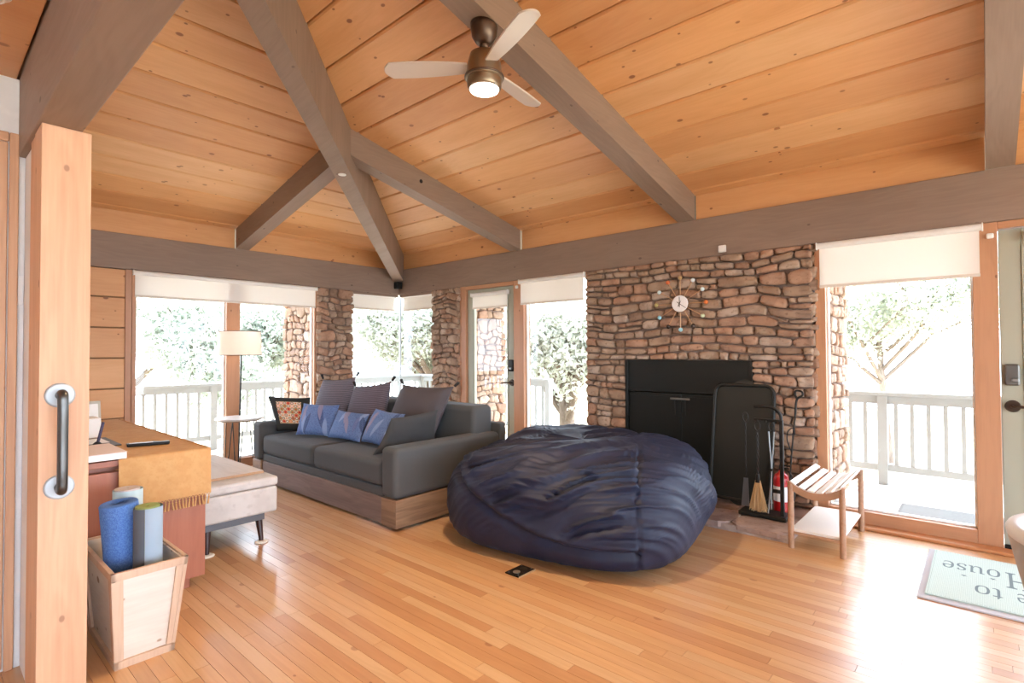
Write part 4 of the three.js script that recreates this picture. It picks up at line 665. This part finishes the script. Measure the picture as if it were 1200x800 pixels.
  const card = thing('card_holder', 'white card holder box standing on the desk', 'box'); mesh('box', bx(1.88, 2.06, 0.749, 0.87, 3.77, 3.97, { r: 0.008, seg: 3 }), whiteM, card); mesh('slot', bx(1.9, 2.04, 0.866, 0.872, 3.86, 3.88), blackM, card); settle(card);
  const fr = thing('photo_frame', 'small pale photo frame leaning behind the white box', 'frame'); mesh('frame', bx(-0.01, 0.01, 0, 0.2, -0.09, 0.09, { r: 0.003 }), std({ color: 0xb9b4a6, roughness: 0.5 }), fr); mesh('picture', bx(0.0095, 0.012, 0.02, 0.18, -0.075, 0.075, { r: 0 }), whiteM, fr); fr.rotation.z = 0.22; fr.position.set(1.7, 0.752, 3.79);
  const rem = thing('remote_control', 'slim black remote control lying on the runner', 'remote'); mesh('case', bx(-0.1, 0.1, 0, 0.018, -0.022, 0.022, { r: 0.007, seg: 3 }), blackM, rem); mesh('label_strip', bx(-0.09, 0.02, 0.0178, 0.019, -0.012, 0.012, { r: 0 }), std({ color: 0xc9c5be, roughness: 0.4 }), rem); rem.position.set(2.62, 0.7495, 3.66); rem.rotation.y = 1.25;
  const p2 = thing('silver_pen', 'silver pen lying beside the black remote', 'pen'); mesh('barrel', new THREE.CylinderGeometry(0.005, 0.005, 0.15, 12).rotateZ(Math.PI / 2), steelM, p2); mesh('clip', bx(0.02, 0.06, 0.004, 0.007, -0.002, 0.002), steelM, p2); p2.position.set(2.53, 0.7545, 3.67); p2.rotation.y = 1.3;
}
// ---------- tapered crate with mats ----------
{
  const g = thing('wooden_crate', 'tapered pale wooden crate on the floor beside the post', 'crate'), cm = std({ map: woodTex(512, 256, 0.8, 0.4, 0xd3b498, 0xbc987e, 0x94684c, 2, 481, 0.8), roughness: 0.7 }), pm = std({ map: woodTex(256, 256, 0.8, 0.8, 0xe0d2c2, 0xd0bfae, 0x9c7a5c, 14, 491, 0.8), roughness: 0.7 }), S = { s: [0.8, 0.4] };
  const bot = { x0: 3.09, x1: 3.543, z0: 3.795, z1: 4.005, y: 0 }, top = { x0: 3.02, x1: 3.617, z0: 3.765, z1: 4.035, y: 0.41 };
  const L = (t) => ({ x0: bot.x0 + (top.x0 - bot.x0) * t, x1: bot.x1 + (top.x1 - bot.x1) * t, z0: bot.z0 + (top.z0 - bot.z0) * t, z1: bot.z1 + (top.z1 - bot.z1) * t, y: 0.41 * t });
  // a quad on face f between heights a, b and side fractions p, q; from depth d0 to d1 inside the face
  const piece = (name, f, a, b, p, q, d0, d1, m) => { const pts = []; for (const t of [a, b]) { const l = L(t); for (const s of [p, q]) for (const d of [d0, d1]) { const x = l.x0 + (l.x1 - l.x0) * s, z = l.z0 + (l.z1 - l.z0) * s; pts.push(f === 'px' ? [l.x1 - d, l.y, z] : f === 'nx' ? [l.x0 + d, l.y, z] : f === 'pz' ? [x, l.y, l.z1 - d] : [x, l.y, l.z0 + d]); } } return mesh(name, solid(pts, { g: m === pm ? (f[1] === 'x' ? 2 : 0) : 1, s: m === pm ? [0.8, 0.8] : [0.8, 0.4], ou: a + p, ov: q }), m, g); };
  for (const f of ['px', 'nx', 'pz', 'nz']) { const e = f[1] === 'x' ? 0.15 : 0.1; piece('panel', f, 0.02, 0.98, 0.02, 0.98, 0.013, 0.02, pm); piece('top_rail', f, 0.92, 1, 0, 1, 0, 0.014, cm); piece('bottom_rail', f, 0, 0.08, 0, 1, 0, 0.014, cm); piece('stile', f, 0.084, 0.916, 0, e, 0.002, 0.0135, cm); piece('stile', f, 0.084, 0.916, 1 - e, 1, 0.002, 0.0135, cm); }
  mesh('bottom', bx(3.115, 3.53, 0.004, 0.016, 3.81, 3.99), cm, g); settle(g);
  const roll = (name, label, cat, x, z, r, y1, inn, out, turns, flap) => { const m = thing(name, label, cat), P = [], n = turns * 26; for (let i = 0; i <= n; i++) { const a = i / 26 * Math.PI * 2, q = 0.012 + (r - 0.012) * i / n; P.push([Math.cos(a) * q, Math.sin(a) * q]); }
    const s = new THREE.Shape(); P.forEach(([a, b], i) => s[i ? 'lineTo' : 'moveTo'](a, b)); for (let i = P.length - 1; i >= 0; i--) { const a = i / 26 * Math.PI * 2, q = Math.hypot(...P[i]) - (r / turns) * 0.72; s.lineTo(Math.cos(a) * Math.max(0.002, q), Math.sin(a) * Math.max(0.002, q)); }
    const e = new THREE.ExtrudeGeometry(s, { depth: y1 - 0.02, bevelEnabled: false }); e.rotateX(-Math.PI / 2).translate(0, 0.018, 0); mesh('rolled_sheet', uvM(e, 1, 0.3, 0.3), inn, m);
    if (out) { mesh('outer_wrap', at(new THREE.CylinderGeometry(r + 0.003, r + 0.003, y1 - 0.025, 40, 1, true, flap[0], flap[1]), 0, (y1 - 0.025) / 2 + 0.018, 0), out, m); }
    m.position.set(x, 0, z); return m; };
  const foam = std({ map: mottle(128, 128, 24, 0x6089c8, 0x4a72b8, 0x8aacde, 501), bumpMap: bumpTex(128, 128, 24, 505), bumpScale: 0.002, roughness: 0.9 });
  { const m = thing('foam_roller', 'blue speckled foam roller standing in the crate', 'foam roller'); mesh('body', uvM(lathe([[0.02, 0], [0.066, 0], [0.07, 0.006], [0.07, 0.594], [0.066, 0.6], [0.02, 0.6], [0.02, 0]], 40), 1, 0.07, 0.07), foam, m); mesh('core', at(new THREE.CylinderGeometry(0.019, 0.019, 0.59, 20), 0, 0.297, 0), std({ color: 0x2f4d86, roughness: 0.9 }), m); m.position.set(3.345, 0.027, 3.908); m.rotation.x = 0.075; }
  roll('yoga_mat', 'grey and pale blue rolled yoga mat with green spiral end in the crate', 'yoga mat', 3.465, 3.874, 0.05, 0.62, std({ color: 0x8f9a58, roughness: 0.9 }), std({ color: 0x97a7b4, roughness: 0.8, side: THREE.DoubleSide }), 4, [1.1, 3.2]);
  { const m = scene.getObjectByName('yoga_mat'); mesh('outer_wrap', at(new THREE.CylinderGeometry(0.0535, 0.0535, 0.595, 30, 1, true, -1.95, 3.04), 0, 0.315, 0), std({ color: 0x5c6066, roughness: 0.85, side: THREE.DoubleSide }), m); }
  roll('yoga_mat', 'pale aqua rolled yoga mat standing behind the foam roller', 'yoga mat', 3.19, 3.885, 0.055, 0.65, std({ color: 0xc9b8ae, roughness: 0.9 }), std({ color: 0xb9ccce, roughness: 0.85, side: THREE.DoubleSide }), 4, [0, 6.2832]);
}
{ // tub chair entering at the right edge
  const g = thing('tub_chair', 'light grey upholstered tub chair at the edge beside the doormat', 'chair'), x = 6.53, z = 2.22;
  const out = phy({ color: 0x9b9490, roughness: 0.85, sheen: 0.5, sheenColor: new THREE.Color(0xc9c4c0) }), pip = std({ color: 0xc9c6c4, roughness: 0.6 }), inn = std({ color: 0x9b9490, roughness: 0.9 });
  const shell = (r0, r1, y0, y1, m, n) => { const P = [], I = [], A = 40, H = 10; for (let j = 0; j <= H; j++) for (let i = 0; i <= A; i++) { const a = Math.PI * (0.42 + 1.66 * i / A), t = j / H, r = r0 + (r1 - r0) * t ** 0.8; P.push(x + Math.cos(a) * r, y0 + (y1 - y0) * t - 0.1 * t * sstep(0.8, 1, Math.abs(i / A * 2 - 1)), z - Math.sin(a) * r); } for (let j = 0; j < H; j++) for (let i = 0; i < A; i++) { const a = j * (A + 1) + i; I.push(a, a + 1, a + A + 1, a + 1, a + A + 2, a + A + 1); } const q = new THREE.BufferGeometry(); q.setAttribute('position', new THREE.Float32BufferAttribute(P, 3)); q.setIndex(I); q.computeVertexNormals(); m.side = THREE.DoubleSide; return mesh(n, uvM(q, 1), m, g); };
  shell(0.21, 0.325, 0.24, 0.7, out, 'outer_shell'); shell(0.17, 0.285, 0.26, 0.7, inn, 'inner_shell');
  const rim = []; for (let i = 0; i <= 40; i++) { const a = Math.PI * (0.42 + 1.66 * i / 40); rim.push(V(x + Math.cos(a) * 0.305, 0.7 - 0.1 * sstep(0.8, 1, Math.abs(i / 20 - 1)), z - Math.sin(a) * 0.305)); } mesh('rim', tube(rim, 0.022, 80, 10), pip, g);
  mesh('seat', at(lathe([[0, 0.1], [0.2, 0.1], [0.24, 0.07], [0.24, 0.02], [0.2, 0], [0, 0]], 36), x, 0.36, z), inn, g); mesh('under_pan', at(new THREE.CylinderGeometry(0.2, 0.17, 0.12, 30), x, 0.29, z), out, g);
  for (const a of [0.785, 2.356, 3.927, 5.498]) mesh('leg', rod(V(x + Math.cos(a) * 0.2, 0, z + Math.sin(a) * 0.2), V(x + Math.cos(a) * 0.13, 0.26, z + Math.sin(a) * 0.13), 0.011, 0.017), blackM, g);
  settle(g);
}

// ---------- outdoors: deck, railings, ground, trees ----------
{
  seed(601);
  const g = struct('deck', 'pale painted timber deck outside the windows');
  const Y = -0.09, W = 0.14;
  mesh('joist_bed', bx(-2.1, 11, Y - 0.16, Y - 0.04, -2.12, -0.141, { r: 0 }), std({ color: 0x6d675f, roughness: 0.9 }), g); mesh('joist_bed', bx(-2.12, -0.141, Y - 0.16, Y - 0.04, -0.14, 10, { r: 0 }), std({ color: 0x6d675f, roughness: 0.9 }), g);
  for (let k = 0; k < 14; k++) { const z = -0.15 - k * W; mesh('deck_board', bx(-2.1, 11, Y - 0.035, Y, z - W + 0.006, z, { s: [2, 0.6], ou: rnd(), ov: rnd() }), deckM, g); }
  for (let k = 0; k < 14; k++) { const x = -0.15 - k * W; mesh('deck_board', bx(x - W + 0.006, x, Y - 0.035, Y, -0.145, 10, { s: [2, 0.6], ou: rnd(), ov: rnd() }), deckM, g); }
}
function railing(label, axis, a0, a1, d, posts, off) {
  const g = thing('deck_railing', label, 'railing'), B = axis === 'x' ? (p, q, y0, y1, e) => bx(p, q, y0, y1, d - e, d + e) : (p, q, y0, y1, e) => bx(d - e, d + e, y0, y1, p, q);
  mesh('cap_rail', B(a0, a1, 0.805, 0.842, 0.07), railM, g); mesh('top_rail', B(a0, a1, 0.72, 0.804, 0.02), railM, g); mesh('bottom_rail', B(a0, a1, 0.045, 0.112, 0.02), railM, g);
  for (const p of posts) mesh('post', B(p - 0.042, p + 0.042, -0.09, 0.804, 0.05), railM, g);
  for (let a = off; a < a1 - 0.02; a += 0.1295) if (a > a0 + 0.02 && !posts.some((p) => Math.abs(p - a) < 0.075)) mesh('baluster', B(a - 0.018, a + 0.018, 0.112, 0.72, 0.018), railM, g);
  return settle(g);
}
railing('grey deck railing seen through the wide window', 'z', -2.06, 9.9, -2.0, [-2.0, 0.35, 1.72, 3.5, 5.2, 7, 9], -1.98);
railing('grey deck railing ending at a post beside the tree', 'x', -1.9, 1.16, -2.0, [-0.3, 1.11], -1.86);
railing('grey deck railing seen through the window right of the chimney', 'x', 4.0, 10.9, -2.0, [4.05, 5.385, 7.1, 8.8, 10.8], 4.2005);
{ const g = thing('outdoor_mat', 'grey outdoor mat lying on the deck by the right window', 'mat'); mesh('pile', bx(5.62, 6.35, -0.09, -0.08, -1.25, -0.8, { r: 0.004 }), std({ color: 0x3c4045, roughness: 0.95 }), g); mesh('border', bx(5.6, 6.37, -0.09, -0.084, -1.27, -0.78, { r: 0.003 }), std({ color: 0x33363b, roughness: 0.95 }), g); settle(g); }
{
  const N = 60, S = 90, p = new THREE.PlaneGeometry(S, S, N, N).rotateX(-Math.PI / 2), a = p.attributes.position;
  for (let i = 0; i < a.count; i++) { const x = a.getX(i), z = a.getZ(i), r = Math.hypot(x - 3, z - 3); a.setY(i, -1.2 + 0.7 * (vnoise(x * 0.15 + 40, z * 0.15 + 40, 99, 99, 3) - 0.5) - sstep(12, 40, r) * 2.0); }
  p.computeVertexNormals(); p.translate(0, 0, 0); uvM(p, 0, 4, 4);
  const g = mesh('ground', p, std({ map: mottle(256, 256, 8, 0xc9bfa6, 0xb5ab8e, 0x9a966f, 611), roughness: 0.95 })); g.userData = { kind: 'structure', label: 'dry pale ground around the house' };
}
const leafClump = (() => {
  seed(621); const l = [];
  for (let i = 0; i < 80; i++) { const s = rr(0.028, 0.06), q = new THREE.BufferGeometry(); q.setAttribute('position', new THREE.Float32BufferAttribute([0, -s, 0, s * 0.42, 0, s * 0.12, 0, s, 0, -s * 0.42, 0, s * 0.12], 3)); q.setAttribute('uv', new THREE.Float32BufferAttribute([0.5, 0, 1, 0.5, 0.5, 1, 0, 0.5], 2)); q.setIndex([0, 1, 2, 0, 2, 3]); q.computeVertexNormals();
    q.rotateX(rr(0, 6)).rotateY(rr(0, 6)).rotateZ(rr(0, 6)); const r = 0.36 * Math.cbrt(rnd()), a = rr(0, 6.283), c = rr(-1, 1), k = Math.sqrt(1 - c * c); q.translate(r * k * Math.cos(a), r * c * 0.7, r * k * Math.sin(a)); l.push(q); }
  return mergeGeometries(l);
})();
const leafMs = [0xc6cabe, 0xbac0b3, 0xd2d5ca].map((c) => phy({ color: c, roughness: 0.9, transmission: 0.3, thickness: 0, side: THREE.DoubleSide }));
const barkM = std({ map: mottle(128, 128, 8, 0x8d7e72, 0x6c5d52, 0x564a41, 631), roughness: 0.95 });
function tree(label, x, z, h, spread, s, o = {}) {
  seed(s); const g = thing('tree', label, 'tree', 'trees beyond the deck'), y0 = -1.35, wood = [], tips = [], R = o.r ?? 0.16;
  const grow = (p, d, len, r, lv) => { const q = p.clone().addScaledVector(d, len); wood.push(rod(p, q, r, r * 0.68, lv ? 6 : 10)); if (lv >= 2) tips.push(q, p.clone().lerp(q, 0.55)); else if (lv) tips.push(q, p.clone().lerp(q, 0.7)); if (lv >= 3) return; const n = lv ? 3 : (o.n ?? 5);
    for (let i = 0; i < n; i++) { const a = (i / n) * 6.283 + rr(-0.5, 0.5), out = rr(0.5, 1.0) * spread, nd = V(Math.cos(a) * out, rr(0.25, 0.8), Math.sin(a) * out).addScaledVector(d, 0.35).normalize(); grow(p.clone().lerp(q, rr(0.55, 1)), nd, len * rr(0.5, 0.72), r * 0.55, lv + 1); } };
  grow(V(x, y0, z), V(rr(-0.12, 0.12), 1, rr(-0.12, 0.12)).normalize(), h * 0.42, R, 0);
  mesh('trunk', merge(wood), barkM, g);
  const per = o.per ?? 3, im = new THREE.InstancedMesh(leafClump, leafMs[s % 3], tips.length * per), m = new THREE.Matrix4(), e = new THREE.Euler(), q = new THREE.Quaternion();
  tips.forEach((t, i) => { for (let k = 0; k < per; k++) { const sc = rr(0.75, 1.5) * (o.sc ?? 1); m.compose(t.clone().add(V(rr(-0.3, 0.3), rr(-0.2, 0.3), rr(-0.3, 0.3)).multiplyScalar(h / 5)), q.setFromEuler(e.set(rr(0, 6), rr(0, 6), rr(0, 6))), V(sc, sc, sc)); im.setMatrixAt(i * per + k, m); } });
  im.name = 'foliage'; im.castShadow = im.receiveShadow = true; im.userData.kind = 'stuff'; g.add(im); return g;
}
tree('gnarled tree with a thick trunk close behind the railing end post', 0.07, -4.0, 5.2, 1.1, 701, { r: 0.2, n: 6, per: 4 });
tree('leaning tree seen through the corner glass beyond the railing', -3.4, -3.6, 5.0, 1.2, 702, { n: 6, per: 4 });
tree('leafy tree beyond the wide window left of the mullion', -9.6, 1.2, 6.2, 1.0, 703, { n: 6, per: 4 });
tree('leafy tree beyond the wide window right of the mullion', -7.6, -2.7, 5.6, 1.0, 704, { n: 6, per: 4 });
tree('tall tree far behind the corner glass', -7.5, -7.0, 7.5, 1.0, 705, { n: 6, per: 4, sc: 1.3 });
tree('sparse pale tree beyond the window right of the chimney', 4.5, -10.5, 7.0, 1.2, 706, { n: 7, per: 3, sc: 1.1, r: 0.09 });
tree('leafy tree filling the gap between the wide window trees', -5.3, 0.3, 5.2, 1.0, 709, { n: 7, per: 4, r: 0.12 });
tree('bushy tree behind the gnarled one by the railing end', -2.2, -9.0, 7.0, 1.1, 707, { n: 6, per: 4, sc: 1.2 });
renderer.render(scene, camera);
